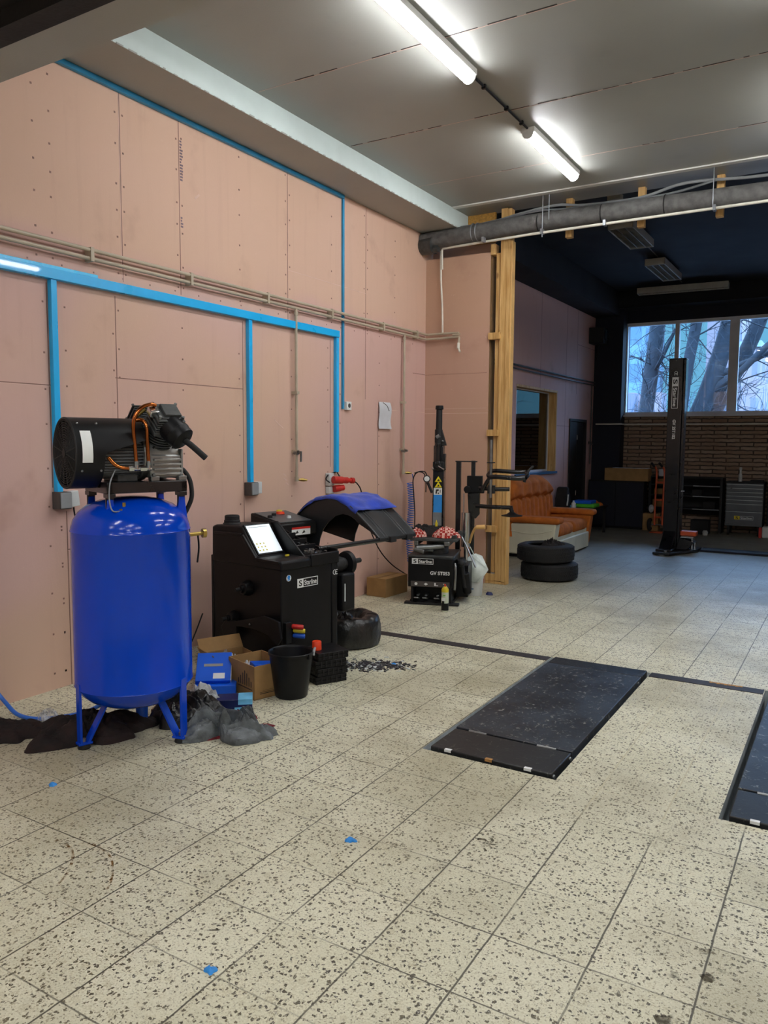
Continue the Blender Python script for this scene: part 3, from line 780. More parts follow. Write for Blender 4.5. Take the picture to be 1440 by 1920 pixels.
for p, q in (((-.30,2.30),(-.25,2.37)),((-.38,2.06),(-.33,2.11)),((-.12,2.02),(-.10,1.90)),((-.06,1.92),(-.03,1.83)),((-.45,2.25),(-.36,2.28)),((-.36,2.42),(-.27,2.45))): flat_line(b, [p, ((p[0]+q[0])/2+.01,(p[1]+q[1])/2), q], .022)
tag(b.build('scuff_mark', 'dark_stain', smooth=False), 'dark scuffs and dried spills on the tiles', 'stain', kind='stuff')
# blue scraps of tape
for x, y, lab in ((-3.005,2.118,'scrap of blue tape on the tiles in front of the tank'),(-1.598,2.418,'scrap of blue tape in the middle of the open floor'),(-1.538,1.579,'scrap of blue tape nearest the viewer at the lower edge'),(-2.665,4.563,'scrap of pale blue tape beside the metal debris')):
    b = MB(); b.heap(.022, .018, .012, seed=x, fold=60, amp=.6, lobes=.35, nr=6, na=20, thick=.002)
    tag(b.build('tape_scrap', 'sky_label', loc=(x, y, 0)), lab, 'scrap', 'blue tape scraps')
# ---------------------------------------------------------------- air compressor
t = thing('air_compressor', 'tall blue upright air compressor with black motor and copper pipes on top', 'compressor', (-3.157, 2.728, 0), math.radians(70.7))
b = MB()
prof = [(0,.176),(.06,.178),(.12,.186),(.18,.203),(.23,.228),(.268,.262),(.288,.292),(.293,.300),(.296,.304),(.293,.309),(.293,1.085),(.296,1.090),(.293,1.095),(.291,1.11),(.280,1.145),(.255,1.183),(.21,1.218),(.15,1.242),(.08,1.256),(0,1.26)]
b.lathe(prof, n=72); tank = b.build('tank', 'blue_paint', t, ang=50)
for a in (181.8, -58.3, 61.7):
    ca, sa = math.cos(math.radians(a)), math.sin(math.radians(a))
    T = Matrix.Rotation(math.radians(a), 4, 'Z')
    b = MB(); b.T = T
    # outer upright strap, inner slanted strap, foot plate
    for p in ([(.285,.335),(.297,.335),(.297,.03),(.285,.03)], [(.150,.205),(.165,.20),(.262,.03),(.247,.03)], [(.235,.022),(.305,.022),(.305,.034),(.235,.034)]):
        b.prism(p, -.024, .024, 'y')
    leg = b.build('leg', 'blue_paint', t, .002)
    b = MB(); b.T = T; b.lathe([(0,0),(.030,0),(.032,.006),(.026,.022),(0,.022)], (.272,0,0), n=20); b.build('rubber_foot', 'rubber', leg)
    b = MB(); b.T = T; b.cyl((.272,0,.03),(.272,0,.05),.011,n=6); b.build('foot_bolt', 'steel', leg)
# valve and gauge at the side, drain below
b = MB(); b.cyl((.26,-.12,1.052),(.335,-.125,1.055),.010); b.cyl((.333,-.125,1.055),(.352,-.127,1.055),.024); b.build('gauge', 'brass', t)
b = MB(); b.tube([(.31,-.12,1.05),(.315,-.12,.98),(.31,-.11,.9)], .005, 8); b.build('gauge_tube', 'black_plastic', t)
b = MB(); b.cyl((.06,.10,.15),(.07,.10,.20),.012); b.cyl((.03,.09,.148),(.10,.11,.152),.014); b.build('drain_valve', 'brass', t)
b = MB(); b.lathe([(0,.035),(.024,.036),(.03,.05),(.032,.11),(.03,.135),(.012,.15),(0,.15)], (.075,.10,0), n=20); b.build('drain_cup', 'blue_plastic', t)
# frame plate on brackets
b = MB(); b.box(-.175,.238,-.155,-.125,1.283,1.335); b.box(-.175,.238,.125,.155,1.283,1.335); b.box(-.175,-.145,-.155,.155,1.283,1.335); b.box(.208,.238,-.155,.155,1.283,1.335); b.box(-.175,.238,-.155,.155,1.328,1.338); b.build('mount_frame', 'black_steel', t, .003)
for x in (-.155,.215):
    for y in (-.13,.13):
        b = MB(); b.box(x-.02,x+.02,y-.006,y+.006,1.205,1.285); b.box(x-.02,x+.02,y-.03,y+.03,1.262,1.283); b.build('bracket', 'black_steel', t, .002)
        b = MB(); b.prism([(x-.03,1.13),(x+.03,1.13),(x+.014,1.255),(x-.014,1.255)], y-.012-.0, y+.012, 'y'); b.build('tank_lug', 'blue_paint', t, .002)
# fan shroud: full drum at the left, its upper half reaching over the motor
b = MB(); cz, Rr = 1.478, .173; n = 64; A, Bv, C, Dv = [], [], [], []
for i in range(n):
    th = 2*PI*i/n; c = math.cos(th)   # 1 at the top
    f = min(1, max(0, (c+.05)/.5)); xe = -.185 + .215*(f*f*(3-2*f))
    y, z = math.sin(th), c
    A.append(b.v((-.318, y*Rr, cz+z*Rr))); Bv.append(b.v((xe, y*Rr, cz+z*Rr))); C.append(b.v((xe, y*(Rr-.006), cz+z*(Rr-.006)))); Dv.append(b.v((-.30, y*(Rr-.006), cz+z*(Rr-.006))))
for i in range(n):
    j = (i+1)%n
    for P, Q in ((A,Bv),(Bv,C),(C,Dv)): b._f([P[i],P[j],Q[j],Q[i]])
b._f(Dv[::-1])
sh = b.build('fan_shroud', 'black_plastic', t, ang=40)
b = MB(); b.torus((-.318,0,cz),(1,0,0),.168,.006,64,8)
for r in [.02+.0115*i for i in range(13)]: b.torus((-.319,0,cz),(1,0,0),r,.0022,48,5)
for i in range(8):
    a = PI*i/8+.2; b.cyl((-.317,-.168*math.cos(a),cz-.168*math.sin(a)),(-.317,.168*math.cos(a),cz+.168*math.sin(a)),.004,n=6)
b.cyl((-.325,0,cz),(-.312,0,cz),.022)
b.build('fan_grille', 'black_rough', sh)
b = MB()
for i in range(7):
    a = 2*PI*i/7; R = Matrix.Rotation(a, 4, 'X'); b.T = Matrix.Translation((0,0,cz)) @ R
    b.box(-.303,-.299,-.03,.03,.03,.15, R=Matrix.Rotation(.5,3,'Z'))
b.T = Matrix.Identity(4); b.build('fan_blades', 'black_plastic', sh)
b = MB(); rr = .1742; A, B2 = [], []
for i in range(9):
    th = math.radians(-52-52*i/8); A.append((-.292, math.sin(th)*rr, cz+math.cos(th)*rr)); B2.append((-.243, math.sin(th)*rr, cz+math.cos(th)*rr))
b.strip(A, B2, .0008)
b.build('rating_label', 'white_label', sh)
b = MB()
for th in (-35, -118):
    for x in (-.29,-.2): a = math.radians(th); b.sphere((x, math.sin(a)*.174, cz+math.cos(a)*.174), .006, n=8)
b.build('rivets', 'steel', sh)
# motor with lengthwise fins
b = MB(); mz = 1.462; n = 44; poly = []
for i in range(n):
    for k, r in ((0,.096),(.25,.112),(.5,.112),(.75,.096)):
        a = 2*PI*(i+k)/n; poly.append((r*math.sin(a), mz+r*math.cos(a)))
b.prism(poly, -.20, .035, 'x'); b.build('motor', 'motor_grey', t, ang=25)
b = MB(); b.cyl((.03,0,mz),(.062,0,mz),.124,n=40); b.cyl((.062,0,mz),(.07,0,mz),.115,n=40); b.build('motor_flange', 'aluminium', t, .003)
b = MB(); b.box(-.10,.02,-.055,.055,mz+.10,mz+.15); b.box(-.105,.025,-.06,.06,mz+.15,mz+.158); b.build('terminal_box', 'cast_iron', t, .004)
b = MB(); b.box(-.1,.0,-.10,.10,1.338,1.372); b.build('motor_foot', 'cast_iron', t, .004)
# crankcase
b = MB(); b.cyl((.06,0,1.47),(.225,0,1.47),.104,n=36); b.box(.06,.228,-.115,.115,1.352,1.47)
b.build('crankcase', 'aluminium', t, .008)
b = MB()
for z in (1.372,1.396,1.42,1.444): b.box(.075,.222,-.128,.128,z-.006,z+.006)
b.box(.222,.234,-.122,.122,1.345,1.50); b.build('crankcase_ribs', 'aluminium', t, .003)
for x in (.075,.222):
    for y in (-.122,.122): b = MB(); b.box(x-.022,x+.022,y-.02,y+.02,1.338,1.362); b.cyl((x,y,1.36),(x,y,1.376),.011,n=6); b.build('crankcase_foot', 'steel', t, .003)
b = MB()
for x in (.085,.12,.155,.19): b.cyl((x,-.098,1.505),(x,-.108,1.51),.006,n=6)
b.build('cover_bolts', 'black_rough', t)
# two cylinders in a V with finned heads
for sgn, nm in ((-1,'front'),(1,'rear')):
    D = Vector((0, sgn*.62, .785)); E = Vector((0, .785, -sgn*.62))
    o = Vector((.135, sgn*.035, 1.52))
    rot = Matrix((Vector((1,0,0)), E, D)).transposed().to_4x4()
    b = MB(); b.T = Matrix.Translation(o) @ rot
    b.cyl((0,0,0),(0,0,.10),.055,n=28)
    for k in range(6): b.cyl((0,0,.02+.015*k),(0,0,.026+.015*k),.074,n=32)
    cyl_ = b.build('cylinder', 'cast_iron', t, ang=30)
    b = MB(); b.T = Matrix.Translation(o) @ rot
    b.box(-.070,.070,-.07,.07,.105,.118)
    for k in range(7): b.box(-.072+.006*(k%2),.072-.006*(k%2),-.072,.072,.12+.013*k,.127+.013*k)
    b.box(-.06,.06,-.058,.058,.118,.212); b.box(-.03,.055,-.045,.045,.21,.226)
    b.build('cylinder_head', 'cast_iron', cyl_, .003)
    b = MB(); b.T = Matrix.Translation(o) @ rot
    for x in (-.06,.06):
        for y in (-.055,.055): b.cyl((x,y,.205),(x,y,.222),.008,n=6)
    b.build('head_bolts', 'steel', cyl_)
    if sgn < 0:
        b = MB(); b.T = Matrix.Translation(o) @ rot; b.box(-.095,-.05,-.02,.03,.185,.222); b.build('outlet_block', 'chrome', cyl_, .004)
d = Vector((.42,-.62,-.66)).normalized(); c0 = Vector((.145,-.165,1.612))
b = MB(); b.lathe([(0,-.02),(.03,-.02),(.062,-.012),(.066,.0),(.066,.05),(.069,.052),(.069,.062),(.066,.066),(.064,.098),(.05,.108),(0,.11)], c0, d, 36); fz = b.build('air_filter', 'black_plastic', t)
b = MB(); e0 = c0 + d*.095; b.tube([e0, e0+Vector((.035,-.022,-.03)), e0+Vector((.105,-.04,-.095))], .0155, 14, 3); b.build('intake_snorkel', 'black_rough', fz)
b = MB(); b.cyl(c0+d*.108, c0+d*.122, .006, n=6); b.build('filter_screw', 'chrome', fz)
# copper pipes and fittings
b = MB(); b.tube([(.075,-.16,1.715),(.045,-.165,1.718),(.0,-.165,1.70),(-.034,-.165,1.655),(-.042,-.163,1.60),(-.036,-.16,1.53),(-.03,-.16,1.43)], .0095, 12, 6); b.build('copper_pipe', 'copper', t)
b = MB(); b.tube([(-.01,-.12,1.64),(.008,-.135,1.642),(.022,-.15,1.63),(.027,-.16,1.60),(.029,-.16,1.53),(.033,-.16,1.43)], .0095, 12, 6); b.build('copper_pipe', 'copper', t)
b = MB(); b.tube([(-.065,-.16,1.405),(-.10,-.16,1.408),(-.135,-.158,1.425),(-.165,-.15,1.46)], .0095, 12, 6); b.build('copper_pipe', 'copper', t)
b = MB(); b.cyl((-.065,-.16,1.403),(.045,-.16,1.403),.010); b.cyl((-.03,-.16,1.40),(-.03,-.16,1.44),.012)
for p, q in (((-.07,-.16,1.403),(-.045,-.16,1.403)),((-.012,-.16,1.403),(.02,-.16,1.403))): b.cyl(p, q, .0155, n=6)
b.cyl((.033,-.16,1.395),(.033,-.16,1.44),.011); b.cyl((.033,-.16,1.418),(.033,-.16,1.432),.014,n=6); b.cyl((-.03,-.16,1.42),(-.03,-.16,1.436),.015,n=6)
b.build('pipe_fitting', 'chrome', t)
b = MB(); b.cyl((.0,-.10,1.66),(.045,-.10,1.695),.009); b.build('vent_pin', 'brass', t)
b = MB(); b.tube([(-.13,-.15,1.40),(-.165,-.17,1.34),(-.175,-.18,1.26),(-.165,-.19,1.205),(-.13,-.19,1.20),(-.11,-.18,1.205)], .0035, 8); b.build('relief_tube', 'galv', t)
b = MB(); b.cyl((-.125,-.185,1.198),(-.10,-.17,1.205),.012); b.cyl((-.10,-.17,1.17),(-.10,-.17,1.24),.008); b.build('relief_valve', 'brass', t)
b = MB(); b.tube([(.235,-.06,1.40),(.258,-.08,1.385),(.282,-.1,1.33),(.284,-.11,1.25),(.265,-.10,1.19),(.245,-.09,1.15)], .012, 12, 6); b.build('pressure_hose', 'black_rough', t)

# ---------------------------------------------------------------- around the tank
b = MB(); b.tube([(-4.15,2.55,.16),(-4.08,2.55,.11),(-4.02,2.56,.06),(-3.92,2.555,.02),(-3.80,2.57,.012),(-3.71,2.64,.012),(-3.60,2.76,.03),(-3.48,2.84,.10),(-3.33,2.83,.155)], .0115, 12, 6)
tag(b.build('air_hose', 'hose_blue'), 'blue air hose curving along the floor from the wall to the tank', 'hose')
b = MB(); b.tube([(-4.14,2.36,.02),(-3.98,2.42,.006),(-3.8,2.55,.006),(-3.55,2.82,.006),(-3.5,3.0,.006),(-3.6,3.3,.01),(-3.8,3.62,.02),(-3.93,3.9,.12),(-3.96,4.05,.30)], .005, 8, 6)
tag(b.build('power_cord', 'black_plastic'), 'thin black power cord on the floor leading to the wheel balancer', 'cord')
b = MB(); b.tube([(XW+.05,3.115,1.125),(XW+.05,3.12,1.08),(XW+.08,3.13,.9),(XW+.09,3.12,.4),(XW+.10,3.1,.02),(-3.85,3.05,.006),(-3.6,3.0,.006)], .005, 8, 5)
tag(b.build('power_cord', 'black_plastic'), 'black cord hanging from the socket box behind the tank', 'cord')
b = MB(); b.heap(.25,.12,.08,seed=1.3,fold=17,amp=.55,lobes=.35,thick=.006,aniso=.35,nr=40,na=150); o = b.build('rag', 'cloth_brown', loc=(-3.74,2.36,0)); o.rotation_euler = (0,0,.6)
tag(o, 'dark brown oily rag on the floor at the left edge', 'rag')
b = MB(); b.heap(.30,.19,.12,seed=2.1,fold=14,amp=.5,lobes=.3,thick=.006,aniso=.4,nr=40,na=150); o = b.build('rag', 'cloth_brown', loc=(-3.37,2.62,0)); o.rotation_euler = (0,0,.9)
tag(o, 'large dark rag heaped under the left leg of the blue tank', 'rag')
b = MB(); b.heap(.075,.06,.06,seed=4.4,fold=26,amp=.8,lobes=.4,nr=14,na=50,base=(0,0,0)); 
tag(b.build('plastic_wrap', 'clear_film', loc=(-3.72,2.61,0.012)), 'crumpled clear plastic wrap lying on the blue hose', 'plastic wrap')

# ---------------------------------------------------------------- wheel balancer
RZB = math.radians(81); OB = (-3.136, 3.918, 0)
t = thing('wheel_balancer', 'black wheel balancer with a bright touch screen and an arched wheel guard', 'wheel balancer', OB, RZB)
b = MB(); b.prism([(0,.02),(0,.735),(.70,.735),(.70,.02)], 0, .47, 'x'); cab = b.build('cabinet', 'black_plastic', t, .010)
b = MB(); b.box(.473,.53,-.002,.70,.02,.735); b.build('end_panel', 'black_plastic', t, .010)
b = MB(); b.box(.02,.51,.03,.67,0,.022); b.build('base', 'black_rough', t)
b = MB(); b.box(.49,.56,-.03,.05,0,.06); b.cyl((.525,.01,.05),(.525,.01,.075),.012,n=6); b.build('floor_bracket', 'black_rough', t, .004)
# moulded top: hood at the left, tray at the right
b = MB(); b.prism([(-.012,.70),(-.012,.757),(.0,.765),(.235,.770),(.385,.958),(.42,.968),(.66,.958),(.70,.945),(.705,.70)], -.008, .265, 'x'); hood = b.build('hood', 'black_plastic', t, .012)
b = MB()
pl = [(.0,.745),(.235,.750),(.375,.90),(.66,.895)]
for (y0,z0),(y1,z1) in zip(pl, pl[1:]):
    dy, dz = y1-y0, z1-z0; L = math.hypot(dy,dz); ny, nz = -dz/L*.02, dy/L*.02
    b.prism([(y0,z0),(y1,z1),(y1+ny,z1+nz),(y0+ny,z0+nz)], -.022, -.004, 'x')
b.build('hood_rib', 'black_plastic', hood, .004)
b = MB(); b.box(.0,.22,.70,.728,.05,.74); b.build('rear_ledge', 'black_plastic', t, .006)
b = MB(); b.prism([(.05,.755),(.245,.765),(.40,.972),(.33,.985)], .262, .278, 'x'); b.build('screen_cheek', 'black_plastic', hood, .004)
# touch screen on the slope
sl = Vector((0,.150,.188)).normalized(); up = sl; xd = Vector((1,0,0)); nn = xd.cross(up)
o0 = Vector((.02,.246,.788))
def quad(b, x0, x1, u0, u1, e):
    P = [o0 + xd*x0 + up*u0 + nn*e, o0 + xd*x1 + up*u0 + nn*e, o0 + xd*x1 + up*u1 + nn*e, o0 + xd*x0 + up*u1 + nn*e]
    b._f([b.v(p) for p in P])
def slab(b, x0, x1, u0, u1, e0, e1):
    V = [b.v(o0 + xd*x + up*u + nn*e) for e in (e0,e1) for (x,u) in ((x0,u0),(x1,u0),(x1,u1),(x0,u1))]
    for q in ((0,3,2,1),(4,5,6,7),(0,1,5,4),(1,2,6,5),(2,3,7,6),(3,0,4,7)): b._f([V[i] for i in q])
b = MB(); slab(b, -.005,.225,-.012,.236,-.02,.004); b.build('bezel', 'black_plastic', hood, .003)
b = MB(); slab(b, .006,.214,.0,.222,.0,.0055); sc_ = b.build('screen', 'screen', hood, smooth=False)
b = MB(); b.mi = 0
for r in range(3):
    for c in range(3):
        slab(b, .02+.03*c,.032+.03*c,.016+.026*r,.027+.026*r,.005,.0060)
b.mi = 1; slab(b,.02,.19,.203,.208,.005,.006)
b.build('screen_icon', ['yellow_plastic', 'paper'], sc_, smooth=False)
b = MB(); b.lathe([(0,0),(.062,0),(.064,.008),(.056,.016),(.056,.03),(.052,.034),(.052,.06),(.046,.066),(.046,.052),(.03,.05),(0,.05)], (.09,.60,.955), n=32); b.build('top_cap', 'black_rough', hood)
# tray with compartments
b = MB(); b.box(.275,.535,-.010,.71,.70,.768); b.box(.265,.535,-.012,.012,.70,.782); b.box(.52,.535,0,.70,.76,.80)
b.prism([(.20,.765),(.64,.90),(.70,.90),(.70,.74),(.20,.74)], .275, .52, 'x'); tray = b.build('tray', 'black_plastic', t, .006)
b = MB()
for f in (.02,.24,.48):
    y = .20+.44*f; z = .768+.135*f; b.box(.285,.515,y-.006,y+.006,z,z+.045)
for x in (.285,.36,.435,.513): b.prism([(.205,.77),(.205,.79),(.63,.925),(.63,.90)], x-.004, x+.004, 'x')
b.build('tray_dividers', 'black_plastic', t, .002)
b = MB(); rs = random.Random(11)
for i in range(46):
    x, y = rs.uniform(.33,.50), rs.uniform(.04,.30); z = .770+max(0,(y-.2))*.31+rs.uniform(.0,.012)
    b.box(x-.012,x+.012,y-.005,y+.005,z,z+.010, R=Matrix.Rotation(rs.uniform(0,3),3,'Z') @ Matrix.Rotation(rs.uniform(-.6,.6),3,'X'))
o = b.build('balance_weight_pile', 'steel'); o.location = OB; o.rotation_euler = (0,0,RZB); tag(o, 'pile of small metal balance weights in the tray beside the screen', 'weights', kind='stuff')
b = MB(); b.box(-.018,.018,-.008,.008,0,.012); o = b.build('yellow_marker', 'yellow_plastic', bevel=.003); o.location = (OB[0]+.155*.156-.988*.11, OB[1]+.155*.988+.156*.11, .772); o.rotation_euler = (0,0,RZB+.3)
tag(o, 'small yellow marker lying below the touch screen', 'marker')
# front markings
b = MB(); b.cyl((.066,-.0006,.648),(.066,-.0022,.648),.021,n=32); ck = b.build('round_sticker', 'white_label', t)
b = MB(); b.cyl((.066,-.002,.654),(.066,-.0032,.654),.013,n=24); b.box(.054,.078,-.0032,-.002,.634,.640); b.build('sticker_mark', 'sky_label', ck)
def logo(t, P, xd, up, w, h, m='white_label', mb='shadow_black'):
    """white block with an S, outlined plate with the name"""
    P, xd, up = Vector(P), Vector(xd).normalized(), Vector(up).normalized(); n_ = xd.cross(up)
    T = Matrix((xd, up, n_)).transposed().to_4x4(); T.translation = P
    b = MB(); b.T = T; b.box(0,w*.29,0,h,-.001,.0016); e = h*.07
    for q in ((w*.29,w,0,e),(w*.29,w,h-e,h),(w-e,w,0,h)): b.box(q[0],q[1],q[2],q[3],-.001,.0016)
    lp = b.build('logo_plate', m, t, smooth=False)
    text('logo_letter', 'S', mb, lp, P+xd*w*.07+up*h*.16, xd, up, width=w*.15, height=h*.68, depth=.0022, bold=.02)
    text('logo_lettering', 'Starline', m, lp, P+xd*w*.335+up*h*.2, xd, up, width=w*.6, height=h*.58, depth=.0018, bold=.02)
logo(t, (.143,-.0008,.571), (1,0,0), (0,0,1), .19, .06)
text('model_lettering', 'GV ST062', 'white_label', t, (.235,-.001,.113), (1,0,0), (0,0,1), width=.165, height=.026, depth=.0018, bold=.03)
def ce_mark(t, P, xd, up, h, m='white_label'):
    P, xd, up = Vector(P), Vector(xd).normalized(), Vector(up).normalized(); n_ = xd.cross(up)
    b = MB()
    for cx, bar in ((.5,False),(1.35,True)):
        V = []
        for i in range(13):
            a = math.radians(60+240*i/12)
            V.append([b.v(P + xd*(h*(cx*.5*1.35+r*math.cos(a))) + up*(h*(.5+r*math.sin(a))) + n_*.0016) for r in (.5,.37)])
        for A, B2 in zip(V, V[1:]): b._f([A[0],B2[0],B2[1],A[1]])
        if bar:
            c = P + xd*(h*cx*.5*1.35); b._f([b.v(c+xd*h*x+up*h*z+n_*.0016) for x, z in ((-.42,.43),(.12,.43),(.12,.57),(-.42,.57))])
    b.build('conformity_mark', m, t, smooth=False)
ce_mark(t, (.484,-.003,.617), (1,0,0), (0,0,1), .036)
# shaft, flange, drum housing
b = MB(); b.cyl((.53,.06,.67),(.62,.06,.67),.055); b.cyl((.60,.06,.67),(.655,.06,.67),.045); b.build('shaft_housing', 'black_rough', t, .004)
b = MB(); b.lathe([(0,0),(.05,0),(.082,.012),(.088,.03),(.088,.045),(.075,.06),(.035,.066),(0,.066)], (.655,.06,.67), (1,0,0), 40); b.build('clamp_flange', 'black_plastic', t)
b = MB(); b.cyl((.70,.06,.67),(.83,.06,.675),.018); b.build('threaded_shaft', 'black_rough', t)
b = MB()
for a in range(5):
    th = a*.5+1.3; b.box(.717,.723,.06+.05*math.cos(th)-.006,.06+.05*math.cos(th)+.006,.67+.05*math.sin(th)-.002,.67+.05*math.sin(th)+.002)
b.build('flange_marks', 'grey_plastic', t)
b = MB(); b.box(.555,.685,-.03,.10,.345,.615); b.build('drum_housing', 'black_plastic', t, .018, 3)
b = MB(); b.box(.568,.576,-.034,-.029,.42,.545); b.build('scale_strip', 'pale_plastic', t)
# centring cones stored on pegs on the left face
for y, z, r in ((.325,.553,.05),(.47,.333,.042)):
    b = MB(); b.lathe([(0,0),(r*1.08,0),(r*1.08,.012),(r*.8,.05),(r*.55,.055),(r*.5,.075),(0,.078)], (-.0005,y,z), (-1,0,0), 28); cn = b.build('centring_cone', 'black_plastic', t)
    b = MB(); b.cyl((-.07,y,z),(-.115,y,z),.014); b.build('peg', 'black_rough', cn)
# width caliper hung on the left face
outer = [(.552,.264),(.50,.315),(.402,.322),(.25,.36),(.107,.403),(.03,.395),(-.036,.382),(-.056,.274)]
inner = [(-.02,.225),(.011,.238),(.072,.28),(.15,.292),(.22,.297),(.33,.294),(.385,.288),(.381,.214),(.42,.20),(.456,.149),(.44,.05),(.47,.05)]
b = MB(); b.prism(outer + inner, -.058, -.040, 'x'); cal_ = b.build('width_caliper', 'black_plastic', t, .004)
b = MB(); b.sphere((-.06,.245,.325),.007,n=8); b.build('caliper_rivet', 'steel', cal_)
# wheel guard
g0, g1 = 1.05, 1.47
prof = [(1.06,.75),(1.039,.80),(1.005,.86),(.955,.915),(.90,.968),(.84,1.016),(.78,1.045),(.718,1.066),(.598,1.094),(.48,1.083),(.369,1.043),(.29,.99),(.213,.934),(.13,.872),(.058,.812)]
inn = [(.70,.69),(.685,.76),(.65,.835),(.598,.894),(.52,.95),(.437,.975),(.35,.96),(.30,.935),(.274,.912),(.20,.88),(.15,.858),(.10,.828),(.085,.80)]
b = MB(); A = [(g0,y,z) for y, z in prof]; B2 = [(g1,y,z) for y, z in prof]; b.strip(A, B2, .006); gd = b.build('wheel_guard', 'guard_plastic', t, .003, ang=60)
b = MB(); b.prism(prof + inn[::-1], g0-.006, g0+.004, 'x'); b.build('side_plate', 'guard_plastic', gd, .003)
b = MB(); b.prism(prof + inn[::-1], g1-.004, g1+.006, 'x'); b.build('side_plate', 'guard_plastic', gd, .003)
b = MB(); b.tube([(g0-.006,y-.0,z+.002) for y, z in prof], .011, 10, 3); b.tube([(g1+.006,y,z+.002) for y, z in prof], .011, 10, 3)
for x in (g0+.06,g0+.09,g1-.13,g1-.10): b.tube([(x,y,z+.006) for y, z in prof], .007, 8, 3)
b.build('guard_rim', 'guard_plastic', gd)
b = MB(); b.box(g0-.01,g1+.01,.045,.075,.79,.815); b.box(g0+.10,g0+.17,.03,.09,.775,.82); b.box(g1-.12,g1-.05,.03,.09,.775,.82); b.build('end_bar', 'black_rough', gd, .004)
b = MB(); b.tube([(.42,.085,.795),(1.15,.062,.80)], .018, 14, 1); b.tube([(.40,.12,.72),(.42,.085,.795)], .018, 14, 1); b.build('guard_arm', 'black_steel', t)
# blue cloth resting on the guard
b = MB(); A, B2 = [], []; nrow = 9
pr = prof[4:12]; grid = []
for i in range(29):
    u = i/28*(len(pr)-1); k_ = min(int(u), len(pr)-2); f = u-k_; y = pr[k_][0]+(pr[k_+1][0]-pr[k_][0])*f; z = pr[k_][1]+(pr[k_+1][1]-pr[k_][1])*f
    row = []
    for j in range(21):
        v_ = j/20; sk = .0 if v_ > .0 else 0
        e = .010*noise.noise(Vector((i*.3, v_*5, 2))) + .012*noise.noise(Vector((i*.12, v_*2, 7)))
        row.append((g0-.025+(g1-g0+.035)*v_, y+.03*noise.noise(Vector((v_*3, i*.2, 1))) - .03*v_, z+.020+e - (.028 if j == 0 else 0)))
    grid.append(row)
vv = [[b.v(p) for p in r] for r in grid]
for i in range(28):
    for j in range(20): b._f([vv[i][j],vv[i+1][j],vv[i+1][j+1],vv[i][j+1]])
o = b.build('cloth', 'cloth_blue', ang=80); o.location = OB; o.rotation_euler = (0,0,RZB)
sm = o.modifiers.new('s','SOLIDIFY'); sm.thickness = .004; sm.offset = 1
tag(o, 'royal blue cloth laid over the top of the arched wheel guard', 'cloth')
# coloured grips hung at the front corner
ux, sx_ = Vector((.1564,.9877,0)), Vector((-.9877,.1564,0))
for i, (xl, z, m, c_) in enumerate(((.085,.325,'red_plastic','red'),(.100,.296,'yellow_plastic','yellow'),(.098,.262,'blue_plastic','blue'))):
    P = Vector(OB) + ux*xl; a = P - sx_*.004; e = P - sx_*.075 + ux*.055
    b = MB(); a.z = z; e.z = z-.006; dd = (e-a).normalized(); b.lathe([(0,0),(.010,0),(.016,.01),(.016,.075),(.013,.08),(.009,.08),(.009,.06),(0,.06)], a, dd, 20)
    tag(b.build('tool_grip', m), '%s tool grip sticking out at the front corner of the balancer' % c_, 'tool grip', 'coloured tool grips on the balancer')
b = MB(); P = Vector(OB)+ux*.045-sx_*.001; b.box(P.x-.02,P.x+.02,P.y-.03,P.y+.03,.22,.36); o = b.build('tool_holder', 'black_plastic', None, .003)
tag(o, 'black holder plate for coloured grips at the balancer corner', 'holder')
# console standing behind the balancer
t = thing('control_console', 'black control console with orange knob between balancer and pink wall', 'console', (-3.90, 4.80, 0), math.radians(78))
b = MB(); b.box(-.06,.20,-.16,.16,0,.78); b.build('pedestal', 'black_rough', t, .01)
b = MB(); b.prism([(-.18,.80),(-.18,.90),(.20,.965),(.20,.80)], -.09, .28, 'x'); b.build('control_box', 'black_plastic', t, .012)
b = MB(); b.prism([(-.15,.908),(-.15,.913),(.17,.967),(.17,.962)], -.07, .25, 'x'); b.build('top_panel', 'tool_grey', t)
for x, y, m, r in ((.12,.08,'orange_plastic',.035),(.03,.05,'black_rough',.02),(-.05,.0,'black_rough',.02),(.10,-.05,'pale_plastic',.02),(.15,.13,'yellow_plastic',.025)):
    z = .912+(y+.15)*.169; b = MB(); b.lathe([(0,0),(r,0),(r*.9,.018),(0,.022)], (x,y,z), n=20); b.build('knob', m, t)
b = MB(); b.box(.02,.21,-.1825,-.18,.805,.852); st_ = b.build('warning_label', 'white_label', t); b = MB(); b.box(.02,.21,-.184,-.1826,.852,.868); b.build('label_stripe', 'red_plastic', st_)
b = MB()
for x in (.07,.14): b.prism([(x-.018,.815),(x+.018,.822),(x+.004,.842)], -.1838, -.1826, 'y')
b.build('label_symbol', 'ink', st_)

